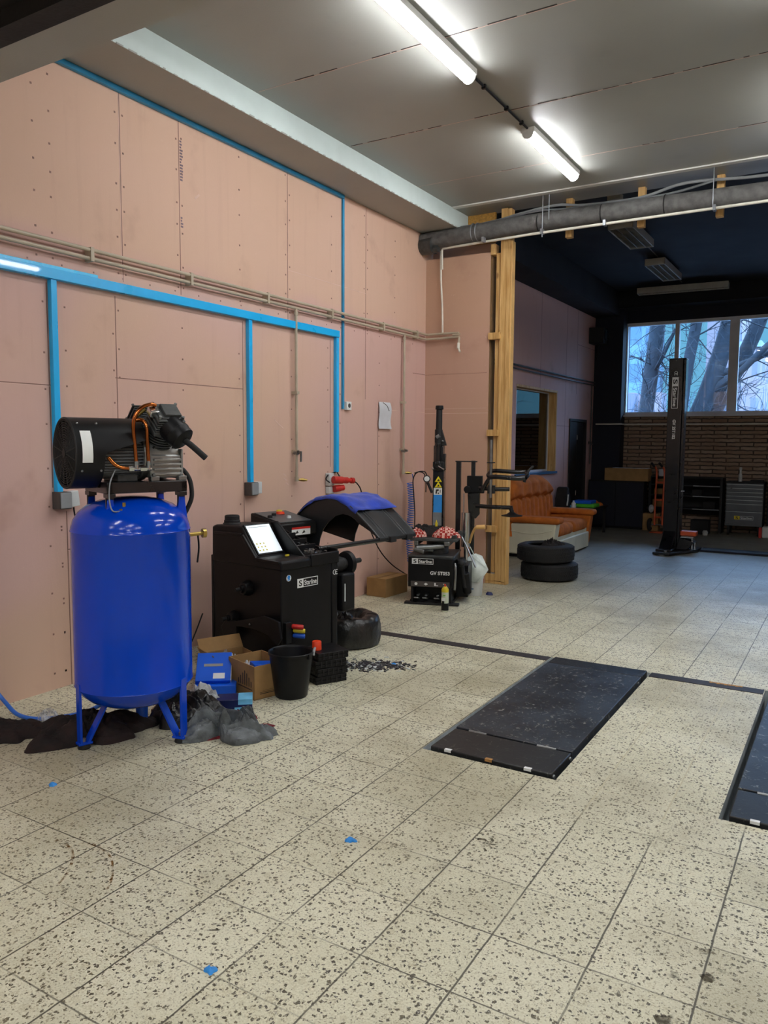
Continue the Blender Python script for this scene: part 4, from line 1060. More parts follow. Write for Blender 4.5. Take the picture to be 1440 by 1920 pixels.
# ---------------------------------------------------------------- things on the floor by the balancer
def open_box(name, lab, cat, loc, rz, sx, sy, sz, m='cardboard', th=.006, flaps=(), group=None):
    t = thing(name, lab, cat, loc, rz, group)
    b = MB(); b.box(-sx/2,sx/2,-sy/2,sy/2,0,th); b.box(-sx/2,-sx/2+th,-sy/2,sy/2,0,sz); b.box(sx/2-th,sx/2,-sy/2,sy/2,0,sz); b.box(-sx/2,sx/2,-sy/2,-sy/2+th,0,sz); b.box(-sx/2,sx/2,sy/2-th,sy/2,0,sz)
    b.build('walls', m, t, .0015)
    for (side, a, L) in flaps:
        b = MB()
        if side in 'xX':
            s = 1 if side == 'X' else -1; P = [(s*sx/2,-sy/2,sz),(s*sx/2,sy/2,sz)]; d = Vector((s*math.cos(a)*L,0,math.sin(a)*L))
        else:
            s = 1 if side == 'Y' else -1; P = [(-sx/2,s*sy/2,sz),(sx/2,s*sy/2,sz)]; d = Vector((0,s*math.cos(a)*L,math.sin(a)*L))
        b.strip(P, [tuple(Vector(p)+d) for p in P], .004); b.build('flap', m, t)
    return t
t = open_box('cardboard_box', 'open brown cardboard box with printed stripes beside the black bucket', 'box', (-3.09, 3.63, 0), math.radians(72), .24, .30, .205)
b = MB()
for i, h_ in enumerate((.035,.055,.075,.088,.07,.05,.03)):
    y = -.115+.024*i; b.box(-.1212,-.1200,y-.0035,y+.0035,.072,.072+h_)
b.box(-.1212,-.12,-.125,.04,.055,.060); b.build('printed_stripes', 'ink', t)
b = MB(); b.box(-.08,.10,-.1515,-.150,.03,.034); b.box(-.08,.10,-.1515,-.150,.04,.042); b.box(-.06,.1,-.1512,-.15,.05,.051); b.build('printed_lines', 'ink', t)
t = open_box('cardboard_box', 'shallow open cardboard box full of wrappings left of the striped box', 'box', (-3.40, 3.72, 0), math.radians(66), .30, .26, .16, flaps=(('Y',.9,.10),('x',1.1,.05)))
b = MB(); b.heap(.11,.10,.17,seed=7.7,fold=16,amp=.5,lobes=.2,nr=16,na=50); tag(b.build('wrapping', 'clear_film', loc=(-3.40,3.70,.012)), 'crumpled clear wrapping bulging out of the shallow cardboard box', 'wrapping')
b = MB(); b.heap(.09,.07,.16,seed=8.2,fold=18,amp=.5,lobes=.2,nr=14,na=44); tag(b.build('wrapping', 'paper', loc=(-3.22,3.66,.012)), 'white paper wrapping at the edge of the striped cardboard box', 'wrapping')
b = MB(); b.box(-.08,.08,-.05,.05,0,.04); o = b.build('small_box', 'box_blue', None, .003, loc=(-3.05,3.64,.14)); o.rotation_euler = (0,.1,1.0); tag(o, 'blue packet lying inside the striped cardboard box', 'packet')
b = MB(); b.box(-.10,.08,-.10,.10,0.0,.128); o = b.build('carton_insert', 'cardboard_in', None, .003, loc=(-3.05,3.64,.007)); o.rotation_euler = (0,0,1.25); tag(o, 'plain carton lying at the bottom of the striped box', 'carton')
# blue box leaning open
t = thing('blue_box', 'bright blue open box tilted up next to the tank leg', 'box', (-3.30, 3.46, 0.0), math.radians(38))
b = MB(); R = Matrix.Rotation(math.radians(38), 3, 'X'); c_ = (0,.05,.12)
b.box(-.105,.105,-.055,.155,.07,.165, R=R, c=c_); b.build('lid', 'box_blue', t, .003)
b = MB(); b.box(-.098,.108,-.05,.15,.075,.16, R=R, c=c_); b.build('inner_edge', 'white_label', t)
b = MB(); b.box(-.11,.14,-.10,.12,.0,.07); b.build('base_box', 'box_blue', t, .003)
b = MB(); b.box(-.06,.055,.05,.07,.1651,.1662, R=R, c=c_); b.mi = 1; b.box(.0,.07,-.04,.0,.1651,.1662, R=R, c=c_); b.build('label', ['grey_plastic', 'white_label'], t)
t = thing('film_packet', 'navy and sky blue printed packet below the striped cardboard box', 'packet', (-2.985, 3.30, 0), math.radians(40))
b = MB(); b.box(-.10,.10,-.06,.06,0,.075); b.build('carton', 'box_navy', t, .003)
b = MB(); b.box(.02,.1005,-.0605,.0605,.045,.0755); b.box(.0,.06,-.0606,-.06,.01,.03); b.build('print', 'box_cyan', t)
b = MB()
for i in range(4): b.box(.1,.1008,-.05+.028*i,-.038+.028*i,.01,.04, R=Matrix.Rotation(.6,3,'X'))
b.build('stripes', 'white_label', t)
b = MB(); b.box(-.09,.09,-.045,.045,0,.05); o = b.build('small_box', 'box_navy', None, .003, loc=(-3.06,3.14,0)); o.rotation_euler = (.0,0,.5); tag(o, 'dark navy carton between the bin bag and the printed packet', 'box')
b = MB(); b.heap(.06,.05,.05,seed=5.5,fold=22,amp=.7,lobes=.3,nr=12,na=40); tag(b.build('wrapper', 'box_cyan', loc=(-2.90,3.15,0)), 'sky blue wrapper crumpled beside the red cloth', 'wrapper')
b = MB(); b.heap(.20,.15,.16,seed=3.3,fold=13,amp=.55,lobes=.3,aniso=.4,nr=36,na=130); o = b.build('bin_bag', 'bag_film', loc=(-3.10,3.06,0)); o.rotation_euler = (0,0,.7)
tag(o, 'crumpled black bin bag behind the grey jacket', 'bag')
b = MB(); b.heap(.12,.07,.10,seed=6.1,fold=15,amp=.7,lobes=.3); tag(b.build('wrapping', 'film', loc=(-3.18,3.24,.03)), 'pale plastic film on top of the black bin bag', 'wrapping')
b = MB(); b.heap(.22,.135,.15,seed=9.6,fold=15,amp=.75,lobes=.42,thick=.010,nr=46,na=170,swirl=.5,aniso=.32); o = b.build('jacket', 'cloth_grey', loc=(-2.765,2.985,0)); o.rotation_euler = (0,0,.55)
tag(o, 'crumpled grey shiny jacket on the floor right of the tank leg', 'jacket')
b = MB(); b.heap(.20,.10,.025,seed=12.2,fold=12,amp=.5,lobes=.3,thick=.003); o = b.build('rag', 'cloth_red', loc=(-2.735,3.03,0)); o.rotation_euler = (0,0,.9)
tag(o, 'dark red cloth peeping out below the grey jacket', 'rag')
b = MB(); b.heap(.065,.05,.06,seed=14.2,fold=20,amp=.6,lobes=.3,nr=12,na=40); tag(b.build('rag', 'cloth_red', loc=(-2.83,3.20,0)), 'small red bundled cloth behind the grey jacket', 'rag')
b = MB(); b.box(-.12,.12,-.09,.09,0,.05); o = b.build('flat_carton', 'cardboard', None, .003, loc=(-3.22,3.08,0)); o.rotation_euler = (0,0,.5); tag(o, 'flat brown carton on the floor behind the tank leg', 'carton')
# bucket
t = thing('bucket', 'black plastic bucket standing on the tiles before the balancer', 'bucket', (-2.862, 3.668, 0))
b = MB(); b.lathe([(0,.0),(.094,.0),(.098,.006),(.118,.15),(.133,.262),(.139,.264),(.140,.276),(.136,.279),(.131,.274),(.128,.262),(.093,.012),(0,.012)], n=48); b.build('body', 'black_plastic', t)
b = MB(); b.tube([(.10,.092,.272),(.115,.085,.29),(.125,.06,.275),(.13,.05,.255)], .008, 8, 4); b.build('handle_stub', 'grey_plastic', t)
b = MB(); b.box(-.145,-.128,-.012,.012,.245,.275); b.box(.128,.145,-.012,.012,.245,.275); b.build('handle_lug', 'black_plastic', t, .002)
# stacked black cases with orange cap
RC = math.radians(62)
for i, (dx, dy, rz, z) in enumerate(((0,0,0,0),(.004,.006,.03,.051),(.0,.0,-.03,.102),(.006,.01,.02,.153))):
    lab = ['flat black tool case at the bottom of the stack beside the bucket','flat black tool case second from the floor in the stack','flat black tool case third from the floor in the stack','flat black tool case topmost of the stack under the orange cap'][i]
    t = thing('tool_case', lab, 'case', (-2.885+dx, 4.045+dy, z), RC+rz, 'stacked flat tool cases')
    b = MB(); b.box(-.11,.11,-.105,.105,0,.024); b.build('lower_shell', 'black_plastic', t, .004)
    b = MB(); b.box(-.11,.11,-.105,.105,.0255,.0495); b.build('lid', 'black_plastic', t, .004)
    b = MB()
    for y in (-.06,.06): b.box(-.1135,-.1095,y-.016,y+.016,.012,.038)
    for x in (-.07,-.035,0,.035,.07): b.box(x-.004,x+.004,-.1085,-.1045,.006,.044)
    b.build('latch', 'black_rough', t)
b = MB(); b.lathe([(0,0),(.030,0),(.030,.052),(.027,.056),(0,.056)], n=28); o = b.build('cap', 'orange_plastic', loc=(-2.905,3.99,.2035)); tag(o, 'orange plastic cap standing on the stacked black cases', 'cap')
# debris
b = MB(); rs = random.Random(21); b.mi = 0
for i in range(420):
    r = rs.gauss(0,1); x = rs.gauss(0,.12); y = rs.gauss(0,.06); L = rs.uniform(.004,.02); w = rs.uniform(.002,.006); b.mi = rs.choice((0,0,0,0,1,2,2))
    b.box(x-L,x+L,y-w,y+w,0,rs.uniform(.002,.008), R=Matrix.Rotation(rs.uniform(0,PI),3,'Z'))
o = b.build('metal_debris', ['debris','pale_plastic','tool_grey'], loc=(-2.765,4.47,0), smooth=False); o.rotation_euler = (0,0,.55)
tag(o, 'scatter of used wheel weights and scraps on the tiles beside the bagged tyre', 'debris', kind='stuff')
# tyres
def tyre_mesh(R=.315, w=.20, n=72, rim=.205):
    prof = [(rim,.02),(rim+.012,.004),(rim+.04,.0),(R-.05,.004),(R-.016,.016),(R-.004,.036),(R,.06),(R,w-.06),(R-.004,w-.036),(R-.016,w-.016),(R-.05,w-.004),(rim+.04,w),(rim+.012,w-.004),(rim,w-.02),(rim+.004,w-.03),(R-.03,w-.03),(R-.03,.03),(rim+.004,.03)]
    b = MB(); b.lathe(prof, n=n, close=True)
    return b
def tread_mesh(R=.315, w=.20):
    b = MB()
    for i in range(76):
        a = 2*PI*i/76
        for s, z0, z1, sk in ((1,.028,.062,.05),(-1,.066,.097,-.05),(1,.101,.132,.05),(-1,.136,w-.028,-.05)):
            rr = R-.004 if z0 < .04 or z1 > w-.04 else R
            P = [(a,z0),(a+.052,z0),(a+.052+sk,z1),(a+sk,z1)]
            q0 = [b.v(((rr-.003)*math.cos(t_),(rr-.003)*math.sin(t_),z)) for t_, z in P]; q1 = [b.v(((rr+.0055)*math.cos(t_),(rr+.0055)*math.sin(t_),z)) for t_, z in P]
            b._f(q1)
            for k_ in range(4): b._f([q0[k_],q0[(k_+1)%4],q1[(k_+1)%4],q1[k_]])
    return b
def tyre(loc, lab, rz=0, group='tyres stacked by the sofa'):
    t = thing('tyre', lab, 'tyre', loc, rz, group)
    tyre_mesh().build('carcass', 'rubber', t); tread_mesh().build('tread', 'rubber', t, smooth=False)
    return t
t = thing('bagged_tyre', 'tyre lying flat wrapped in a torn black bin bag behind the balancer', 'tyre', (-3.275, 4.89, 0)); t.scale = (.90, .90, .95)
b = tyre_mesh(.265,.215,60,.16); b.build('tyre_body', 'rubber', t)
b = MB(); n = 90; rings = []
for i, (r, z) in enumerate(((.275,.008),(.283,.03),(.285,.06),(.286,.10),(.284,.15),(.276,.195),(.255,.225),(.215,.238),(.17,.234),(.13,.205),(.10,.16),(.0,.14))):
    ring = []
    for j in range(n):
        th = 2*PI*j/n; q = Vector((math.cos(th)*3, math.sin(th)*3, z*22)); k_ = 1+.035*noise.noise(q)+.028*(1-abs(noise.noise(q*1.7+Vector((th*2,0,z*40))))*2)
        ring.append(b.v((r*k_*math.cos(th), r*k_*math.sin(th), max(.002, z*(1+.06*noise.noise(q*1.3))+.012*noise.noise(q*2.1)*(1 if z > .02 else 0)))))
    rings.append(ring)
for A, B2 in zip(rings, rings[1:]):
    for j in range(n): b._f([A[j],A[(j+1)%n],B2[(j+1)%n],B2[j]])
b._f(rings[-1]); b.build('bin_bag', 'bag_film', t, ang=70)
b = MB(); b.heap(.09,.06,.05,seed=31,fold=22,amp=.8,lobes=.4,nr=14,na=44,base=(.05,-.12,.225)); b.build('bag_knot', 'bag_film', t)
# carton at the wall
t = thing('carton', 'closed brown carton on the floor against the pink wall', 'carton', (-3.99, 6.70, 0), math.radians(87))
b = MB(); b.box(-.20,.20,-.11,.12,0,.185); b.build('box', 'cardboard', t, .003)
b = MB(); b.box(-.202,.202,-.02,.02,.1855,.1865); b.build('tape', 'cardboard_in', t)

# ---------------------------------------------------------------- tyre changer
AC = math.radians(18); OC = Vector((-3.55, 6.392, 0)); lx = Vector((math.cos(AC), math.sin(AC), 0)); ly = Vector((-math.sin(AC), math.cos(AC), 0))
t = thing('tyre_changer', 'black tyre changing machine with tilting column and assist arms in the corner', 'tyre changer', OC, AC)
b = MB(); b.box(-.03,.40,0,.52,.165,.45); b.box(.0,.37,.12,.52,.03,.165); b.box(.0,.025,.0,.2,.0,.17); b.box(.36,.385,.0,.2,.0,.17); b.build('body', 'black_plastic', t, .008)
b = MB(); b.box(-.035,.405,.0,.53,.45,.466); b.build('top_deck', 'cast_iron', t, .004)
b = MB(); b.box(-.06,.46,-.02,.05,0,.022); b.box(-.02,.40,.05,.54,0,.03); b.build('base_frame', 'black_rough', t, .004)
for x in (.06,.14,.25,.32):
    b = MB(); b.box(x-.022,x+.022,-.05,.05,.055,.067, R=Matrix.Rotation(-.25,3,'X')); b.box(x-.012,x+.012,.04,.16,.07,.085); b.build('pedal', 'steel', t, .003)
b = MB(); b.box(.0,.37,-.004,.0,.172,.222); pp = b.build('pedal_panel', 'dark_grey_plastic', t)
b = MB(); b.cyl((.05,-.0045,.197),(.05,-.006,.197),.014); b.prism([(.125,.197),(.145,.21),(.165,.197),(.145,.184)], -.006, -.0045, 'y'); b.box(.225,.24,-.006,-.0045,.184,.212); b.box(.24,.262,-.006,-.0045,.184,.19); b.box(.315,.345,-.006,-.0045,.186,.190); b.box(.31,.33,-.006,-.0045,.20,.208); b.build('pedal_symbol', 'white_label', pp)
logo(t, (.008,-.0008,.386), (1,0,0), (0,0,1), .205, .054)
text('model_lettering', 'GV ST053', 'white_label', t, (.185,-.001,.288), (1,0,0), (0,0,1), width=.185, height=.034, depth=.0018, bold=.03)
# turntable
b = MB(); b.cyl((.19,.25,.466),(.19,.25,.53),.13,n=40); b.cyl((.19,.25,.53),(.19,.25,.60),.085,n=32); b.build('turntable_hub', 'cast_iron', t, .004)
b = MB()
for q in ((.02,.06,.03,.42),(.31,.36,.03,.42)): b.box(q[0],q[1],q[2],q[3],.56,.60)
b.box(.02,.2,.06,.12,.50,.56); b.cyl((.04,.05,.53),(.30,.10,.55),.028); b.cyl((.02,.04,.52),(.12,.02,.50),.02); b.build('clamp_cylinder', 'steel', t, .004)
b = MB(); b.box(-.02,.43,.04,.47,.60,.628); b.build('turntable', 'cast_iron', t, .006)
for x, y in ((.01,.07),(.40,.07),(.01,.44),(.40,.44)):
    b = MB(); b.prism([(x-.03,.628),(x+.03,.628),(x+.02,.665),(x-.02,.66)], y-.02, y+.02, 'y'); b.build('clamp_jaw', 'cast_iron', t, .003)
b = MB(); b.tube([(.405,.05,.34),(.42,-.005,.40),(.43,-.03,.33),(.425,-.03,.21),(.42,-.02,.16)], .011, 10, 4); b.build('lever', 'steel', t)
b = MB(); b.cyl((.425,.30,.34),(.425,.55,.34),.05); b.cyl((.42,.1,.4),(.47,.16,.41),.03); b.box(.405,.52,.2,.5,.05,.36); b.cyl((.50,.12,.30),(.52,.16,.10),.04); b.build('bead_breaker', 'black_plastic', t, .006)
b = MB(); b.cyl((.47,.08,.40),(.5,.12,.16),.022); b.sphere((.47,.06,.40),.035,n=10); b.build('bead_breaker_arm', 'black_rough', t)
# tilting column
b = MB(); b.prism([(.105,.46),(.225,.46),(.222,1.25),(.113,1.25)], .52, .64, 'y'); colm = b.build('column', 'black_steel', t, .005)
def front(name, x0, x1, z0, z1, m, e=.0015):
    b = MB(); b.box(x0, x1, .52-e, .5199, z0, z1); return b.build(name, m, colm, smooth=False)
front('grey_label', .118,.205,.70,.832,'galv'); front('blue_label', .121,.206,.832,1.009,'sky_label'); wl_ = front('pictogram_label', .122,.206,1.009,1.078,'white_label')
b = MB(); b.prism([(.14,1.02),(.155,1.02),(.158,1.045),(.175,1.05),(.172,1.065),(.145,1.062)], .516, .5184, 'y'); b.box(.185,.191,.516,.5184,1.03,1.06); b.prism([(.16,1.02),(.18,1.018),(.17,1.035)], .516, .5184, 'y'); b.build('pictogram', 'ink', wl_)
for z in (1.138,1.083):
    b = MB(); b.prism([(.131,z),(.204,z),(.168,z+.058)], .5185, .5199, 'y'); w_ = b.build('warning_triangle', 'yellow', colm, smooth=False)
    b = MB(); b.prism([(.155,z+.01),(.182,z+.01),(.174,z+.028),(.165,z+.024)], .517, .5185, 'y'); b.build('warning_symbol', 'ink', w_)
b = MB(); b.box(.112,.222,.50,.66,1.25,1.34); b.cyl((.165,.50,1.30),(.165,.485,1.30),.03); b.cyl((.165,.487,1.33),(.165,.47,1.33),.018); b.build('tilt_joint', 'black_rough', t, .006)
b = MB(); b.cyl((.165,.495,1.335),(.165,.48,1.335),.022); b.cyl((.11,.50,1.27),(.13,.49,1.28),.016); b.cyl((.17,.49,1.30),(.23,.47,1.265),.007); b.build('tilt_fittings', 'chrome', t)
b = MB(); b.box(.118,.215,.51,.63,1.33,1.50); b.cyl((.16,.50,1.34),(.16,.50,1.52),.03); b.box(.195,.235,.52,.60,1.27,1.42); b.build('arm_slide', 'black_steel', t, .006)
b = MB(); b.cyl((.165,.52,1.49),(.165,.52,1.66),.038); b.box(.13,.20,.49,.57,1.53,1.58); b.prism([(.14,1.68),(.19,1.68),(.245,1.50),(.20,1.50)], .50, .56, 'y'); b.build('arm_head', 'black_rough', t, .004)
b = MB(); b.cyl((.15,.49,1.58),(.18,.485,1.60),.018); b.cyl((.205,.495,1.545),(.22,.49,1.545),.008); b.build('head_fittings', 'galv', t)
b = MB(); b.cyl((.168,.52,1.66),(.170,.52,1.86),.032,.030); b.build('vertical_post', 'black_rough', t, .003)
b = MB(); b.cyl((.170,.52,1.855),(.170,.52,1.895),.041,.038); b.build('post_cap', 'black_plastic', t, .005)
# assist arm frame
b = MB(); b.box(.338,.385,.57,.63,0.02,1.345); b.build('assist_post', 'black_steel', t, .003)
b = MB(); b.box(.488,.526,.575,.62,.02,1.352); b.build('assist_post', 'black_steel', t, .003)
b = MB(); b.box(.33,.545,.565,.63,1.338,1.349); b.build('assist_crossbar', 'black_steel', t)
b = MB(); b.box(.45,.60,.545,.64,1.04,1.202); b.cyl((.46,.54,1.07),(.46,.50,1.07),.035); b.box(.43,.62,.55,.63,1.03,1.08); b.build('assist_carriage', 'black_plastic', t, .006)
b = MB(); b.prism([(.458,1.03),(.578,1.03),(.578,.82),(.54,.775),(.50,.80),(.47,.83)], .55, .63, 'y'); b.sphere((.52,.545,.93),.008,n=8); b.build('lower_carriage', 'black_steel', t, .005)
b = MB(); b.cyl((.455,.50,.84),(.455,.50,.50),.045,n=28); b.cyl((.455,.50,.50),(.46,.50,.36),.02); b.build('lift_cylinder', 'chrome', t)
b = MB(); b.cyl((.43,.49,1.03),(.43,.49,.84),.006); b.build('cylinder_rod', 'chrome', t)
b = MB(); b.tube([(.61,.46,1.06),(.66,.42,1.15),(.70,.40,1.20)], .02, 12, 3)
lo = [(.69,.40,1.20),(.75,.38,1.205),(.85,.36,1.20),(.95,.35,1.195),(1.03,.35,1.20)]
up_ = [(x, y+.10, z+.055) for x, y, z in lo]
b.tube(lo, .023, 12, 4); b.tube(up_, .021, 12, 4); b.tube([lo[-1],(1.05,.40,1.225),up_[-1]], .021, 12, 4); b.tube([lo[0],(.67,.44,1.22),up_[0]], .02, 12, 4)
b.build('upper_arm', 'black_steel', t)
b = MB(); b.cyl((.698,.40,1.56),(.700,.40,1.0),.013); b.build('vertical_rod', 'steel', t)
b = MB(); b.cyl((.699,.40,1.336),(.699,.40,1.344),.04); b.build('rod_collar', 'black_rough', t)
b = MB(); b.tube([(1.04,.38,1.21),(1.06,.40,1.27),(1.10,.42,1.31)], .011, 10, 3); b.cyl((1.02,.36,1.16),(1.03,.36,1.19),.015); b.build('arm_hook', 'black_rough', t)
b = MB(); b.tube([(.58,.48,1.09),(.70,.44,1.082),(.88,.43,1.085)], .021, 12, 2); b.box(.67,.74,.40,.47,1.04,1.12); b.build('middle_arm', 'black_steel', t, .004)
b = MB(); b.tube([(.55,.50,.91),(.70,.47,.905),(.89,.45,.905)], .021, 12, 2); b.cyl((.89,.45,.92),(.905,.45,.86),.02); b.build('lower_arm', 'black_steel', t)
b = MB(); b.lathe([(0,0),(.03,0),(.102,.012),(.102,.018),(.05,.03),(.022,.05),(.018,.07),(0,.07)], (.905,.45,.812), n=36); b.build('press_disc', 'black_plastic', t)
b = MB(); b.tube([(.50,.42,.55),(.53,.38,.64),(.56,.35,.70),(.58,.34,.715)], .013, 10, 3); b.cyl((.575,.34,.715),(.66,.33,.722),.020,.022); b.build('handle', 'wood', t)
b = MB(); b.tube([(.44,.30,.62),(.52,.20,.50),(.60,.10,.36)], .008, 8, 3); b.build('pry_bar', 'steel', t)
# air gauge and hoses beside the column
b = MB(); b.tube([(-4.04,7.33,1.20),(-3.98,7.34,1.215),(-3.93,7.35,1.19),(-3.90,7.33,1.10),(-3.90,7.33,1.0)], .006, 8, 5); tag(b.build('air_tube', 'black_plastic'), 'short black air tube looping down from the tap near the corner', 'hose')
t = thing('tyre_inflator', 'round pressure gauge with black hoses clipped beside the machine column', 'gauge', (0, 0, 0))
P = OC + lx*.055 + ly*.50
b = MB(); b.lathe([(0,0),(.034,0),(.036,.006),(.036,.026),(.03,.03),(0,.03)], (P.x, P.y, 1.165), (.45,-.88,.15), 28); b.build('gauge', 'black_plastic', t)
b = MB(); b.lathe([(0,.0305),(.026,.0305),(0,.0312)], (P.x, P.y, 1.165), (.45,-.88,.15), 24); b.build('dial', 'pale_plastic', t)
b = MB(); b.cyl((P.x+.01,P.y,1.13),(P.x+.055,P.y+.01,1.03),.014); b.build('grip', 'black_rough', t)
b = MB(); b.tube([(P.x,P.y,1.20),(P.x-.03,P.y,1.24),(P.x-.10,P.y-.02,1.23),(P.x-.14,P.y-.03,1.16),(P.x-.12,P.y-.05,1.0),(P.x-.09,P.y-.08,.83),(P.x-.07,P.y-.12,.66)], .006, 8, 6); b.build('hose', 'black_plastic', t)
# spiral hose
b = MB(); pts = []
for i in range(34*12+1):
    a = 2*PI*i/12; z = 1.10-.86*i/(34*12); k_ = 1+.15*math.sin(i*.02)
    pts.append((-4.075+.034*math.cos(a)+.012*math.sin(z*9), 7.31+.034*math.sin(a), z))
pts = [(-4.06,7.32,1.19),(-4.05,7.32,1.14)] + pts + [(-4.0,7.25,.2),(-3.86,7.1,.25),(-3.72,6.95,.30)]
b.tube(pts, .0048, 6, 1); tag(b.build('coiled_hose', 'hose_blue'), 'blue coiled air hose hanging from the tap beside the tyre changer', 'hose')
# cloths and gloves on the turntable
def onC(x, y, z): return OC + lx*x + ly*y + Vector((0,0,z))
b = MB(); b.heap(.075,.075,.085,seed=17,fold=18,amp=.45,lobes=.2,nr=16,na=50); o = b.build('rag', 'check_red', loc=onC(.04,.12,.632)); tag(o, 'red checked rag bunched at the left edge of the turntable', 'rag')
b = MB(); b.heap(.14,.07,.10,seed=18,fold=16,amp=.45,lobes=.2,nr=18,na=60); o = b.build('rag', 'check_red', loc=onC(.31,.12,.632)); o.rotation_euler = (0,0,AC); tag(o, 'red checked rag folded on the right half of the turntable', 'rag')
b = MB(); b.heap(.21,.10,.115,seed=19,fold=12,amp=.5,lobes=.3); o = b.build('gloves', 'cloth_black', loc=onC(.12,.27,.630)); o.rotation_euler = (0,0,AC); tag(o, 'black work gloves heaped behind the checked rags', 'gloves')
b = MB(); b.lathe([(0,0),(.012,0),(.014,.03),(.006,.045),(.005,.06),(0,.06)], n=14); tag(b.build('small_tube', 'yellow_plastic', loc=onC(.21,.17,.73)), 'small pale yellow nozzle standing among the rags', 'nozzle')
# spray can in front
t = thing('spray_can', 'spray can with yellow top standing on the tiles before the tyre changer', 'spray can', (-3.128, 6.275, 0))
b = MB(); b.lathe([(0,0),(.030,0),(.033,.004),(.033,.19),(.031,.195),(.031,.2),(.0,.2)], n=32); b.build('body', 'can_body', t)
b = MB(); b.lathe([(.0335,.012),(.0335,.075),(.0338,.078)], n=32); b.mi = 0; b.box(-.012,.008,-.0345,-.033,.05,.10); b.build('dark_print', 'black_plastic', t)
b = MB(); b.box(-.02,.02,-.0342,-.0325,.10,.13); b.build('label_panel', 'white_label', t); b = MB(); b.box(-.004,.02,-.0342,-.0325,.148,.156); b.build('label_stripe', 'lime', t)
b = MB(); b.lathe([(.033,.176),(.0335,.20),(.029,.212),(.018,.226),(.012,.228),(0,.228)], n=28); b.build('shoulder', 'yellow_plastic', t)
b = MB(); b.cyl((0,0,.226),(0,0,.248),.008); b.cyl((0,0,.244),(0,-.014,.25),.005); b.build('nozzle', 'orange_plastic', t)
# white bucket and bag
t = thing('bucket', 'white plastic bucket on the floor right of the tyre changer', 'bucket', (-3.225, 7.12, 0))
b = MB(); b.lathe([(0,0),(.078,0),(.082,.006),(.092,.20),(.098,.202),(.098,.222),(.094,.225),(.09,.222),(.078,.01),(0,.01)], n=40); b.build('body', 'bucket_white', t)
b = MB(); b.torus((0,0,.175),(0,0,1),.093,.004,40,6); b.build('ring', 'bucket_white', t)
b = MB()
for i in range(9): a = -2.3+.13*i; b.cyl((.0845*math.cos(a),.0845*math.sin(a),.075),(.0868*math.cos(a),.0868*math.sin(a),.075),.007,n=6)
b.build('print', 'teal', t)
b = MB(); c_ = Vector((-3.18,7.05,.275)); n = 60; rings = []
for i in range(15):
    u = i/14; r = .145*math.sin(PI*min(1,max(0,u)))**.55*(.9 if u < .5 else .95) ; z = -.14+.30*u
    ring = []
    for j in range(n):
        th = 2*PI*j/n; q = Vector((math.cos(th)*1.6, math.sin(th)*1.6, u*3)); k_ = 1+.22*noise.noise(q+Vector((4,1,2)))+.10*noise.noise(q*2.7)
        ring.append(b.v(c_ + Vector((r*k_*math.cos(th)*1.0, r*k_*math.sin(th)*.55, z))))
    rings.append(ring)
for A, B2 in zip(rings, rings[1:]):
    for j in range(n): b._f([A[j],A[(j+1)%n],B2[(j+1)%n],B2[j]])
b._f(rings[0][::-1]); b._f(rings[-1])
o = b.build('plastic_bag', 'bag_white', ang=50); bmod = o.modifiers.new('d','DECIMATE'); bmod.ratio = .10
tag(o, 'white plastic bag hanging over the white bucket', 'bag')
b = MB(); b.tube([(-3.27,7.0,.57),(-3.225,7.02,.49),(-3.185,7.04,.40)], .005, 6, 3); tag(b.build('cord', 'bag_white'), 'white cord holding the bag to the machine', 'cord')
b = MB(); b.heap(.03,.03,.03,seed=23,fold=22,nr=10,na=30); tag(b.build('rag', 'box_navy', loc=(-3.09,7.20,0)), 'small blue rag on the floor behind the white bucket', 'rag')
# ---------------------------------------------------------------- rear bay
# office window in the left wall
b = MB()
f = .05
for q in ((10.54,10.575,1.065,2.345),(12.265,12.30,1.065,2.345),(10.575,12.265,2.31,2.345),(10.575,12.265,1.065,1.10)): b.box(XW-.165, XW-.125, *q)
w2 = b.build('window_2', 'frame_white', None, .003); struct(w2)
b = MB(); b.box(XW-.148, XW-.142, 10.575, 12.265, 1.10, 2.31); b.build('pane', 'glass_inner', w2, smooth=False)
b = MB(); b.box(XW-.125, XW+.004, 12.27, 12.305, 1.06, 2.35); b.box(XW-.125, XW+.004, 10.535, 12.305, 2.325, 2.36); b.build('reveal', 'pine', w2)
b = MB(); b.box(XW-.125, XW+.03, 10.52, 12.32, 1.035, 1.068); b.build('sill', 'teal', w2)
# dim office behind it
b = MB(); b.box(-6.6,-6.5,8.5,15.2,0,3); b.box(-6.6,XW-.12,8.4,8.5,0,3); b.box(-6.6,-5.05,15.2,15.3,0,3); b.box(-5.05,XW-.12,15.2,15.3,0,1.0); b.box(-5.05,XW-.12,15.2,15.3,2.4,3); b.box(-6.6,XW-.12,8.4,15.3,3,3.1); b.box(-6.6,XW-.12,8.4,15.3,-.1,0)  # opening in the far end wall added to let daylight in
b.box(XW-.13,XW-.12,8.4,10.5,0,3); b.box(XW-.13,XW-.12,14.0,15.3,0,3)
struct(b.build('wall_office', 'osb', smooth=False))
for i, z in enumerate((1.72,1.44,1.165)):  # frames modelled for the pale square outlines visible in the glass
    t = thing('square_frame', ['white square frame behind the office glass, topmost of three','white square frame behind the office glass, middle of three','white square frame behind the office glass, lowest of three'][i], 'frame', (-5.14, 14.28, z), 0, 'square frames in the office')
    b = MB()
    for q in ((-.19,.19,.08,.11),(-.19,.19,-.11,-.08),(-.19,-.16,-.08,.08),(.16,.19,-.08,.08)): b.box(0,.02,*q)
    b.build('border', 'white_label', t); b = MB(); b.box(0,.01,-.16,.16,-.08,.08); b.build('picture', 'grey_plastic', t)
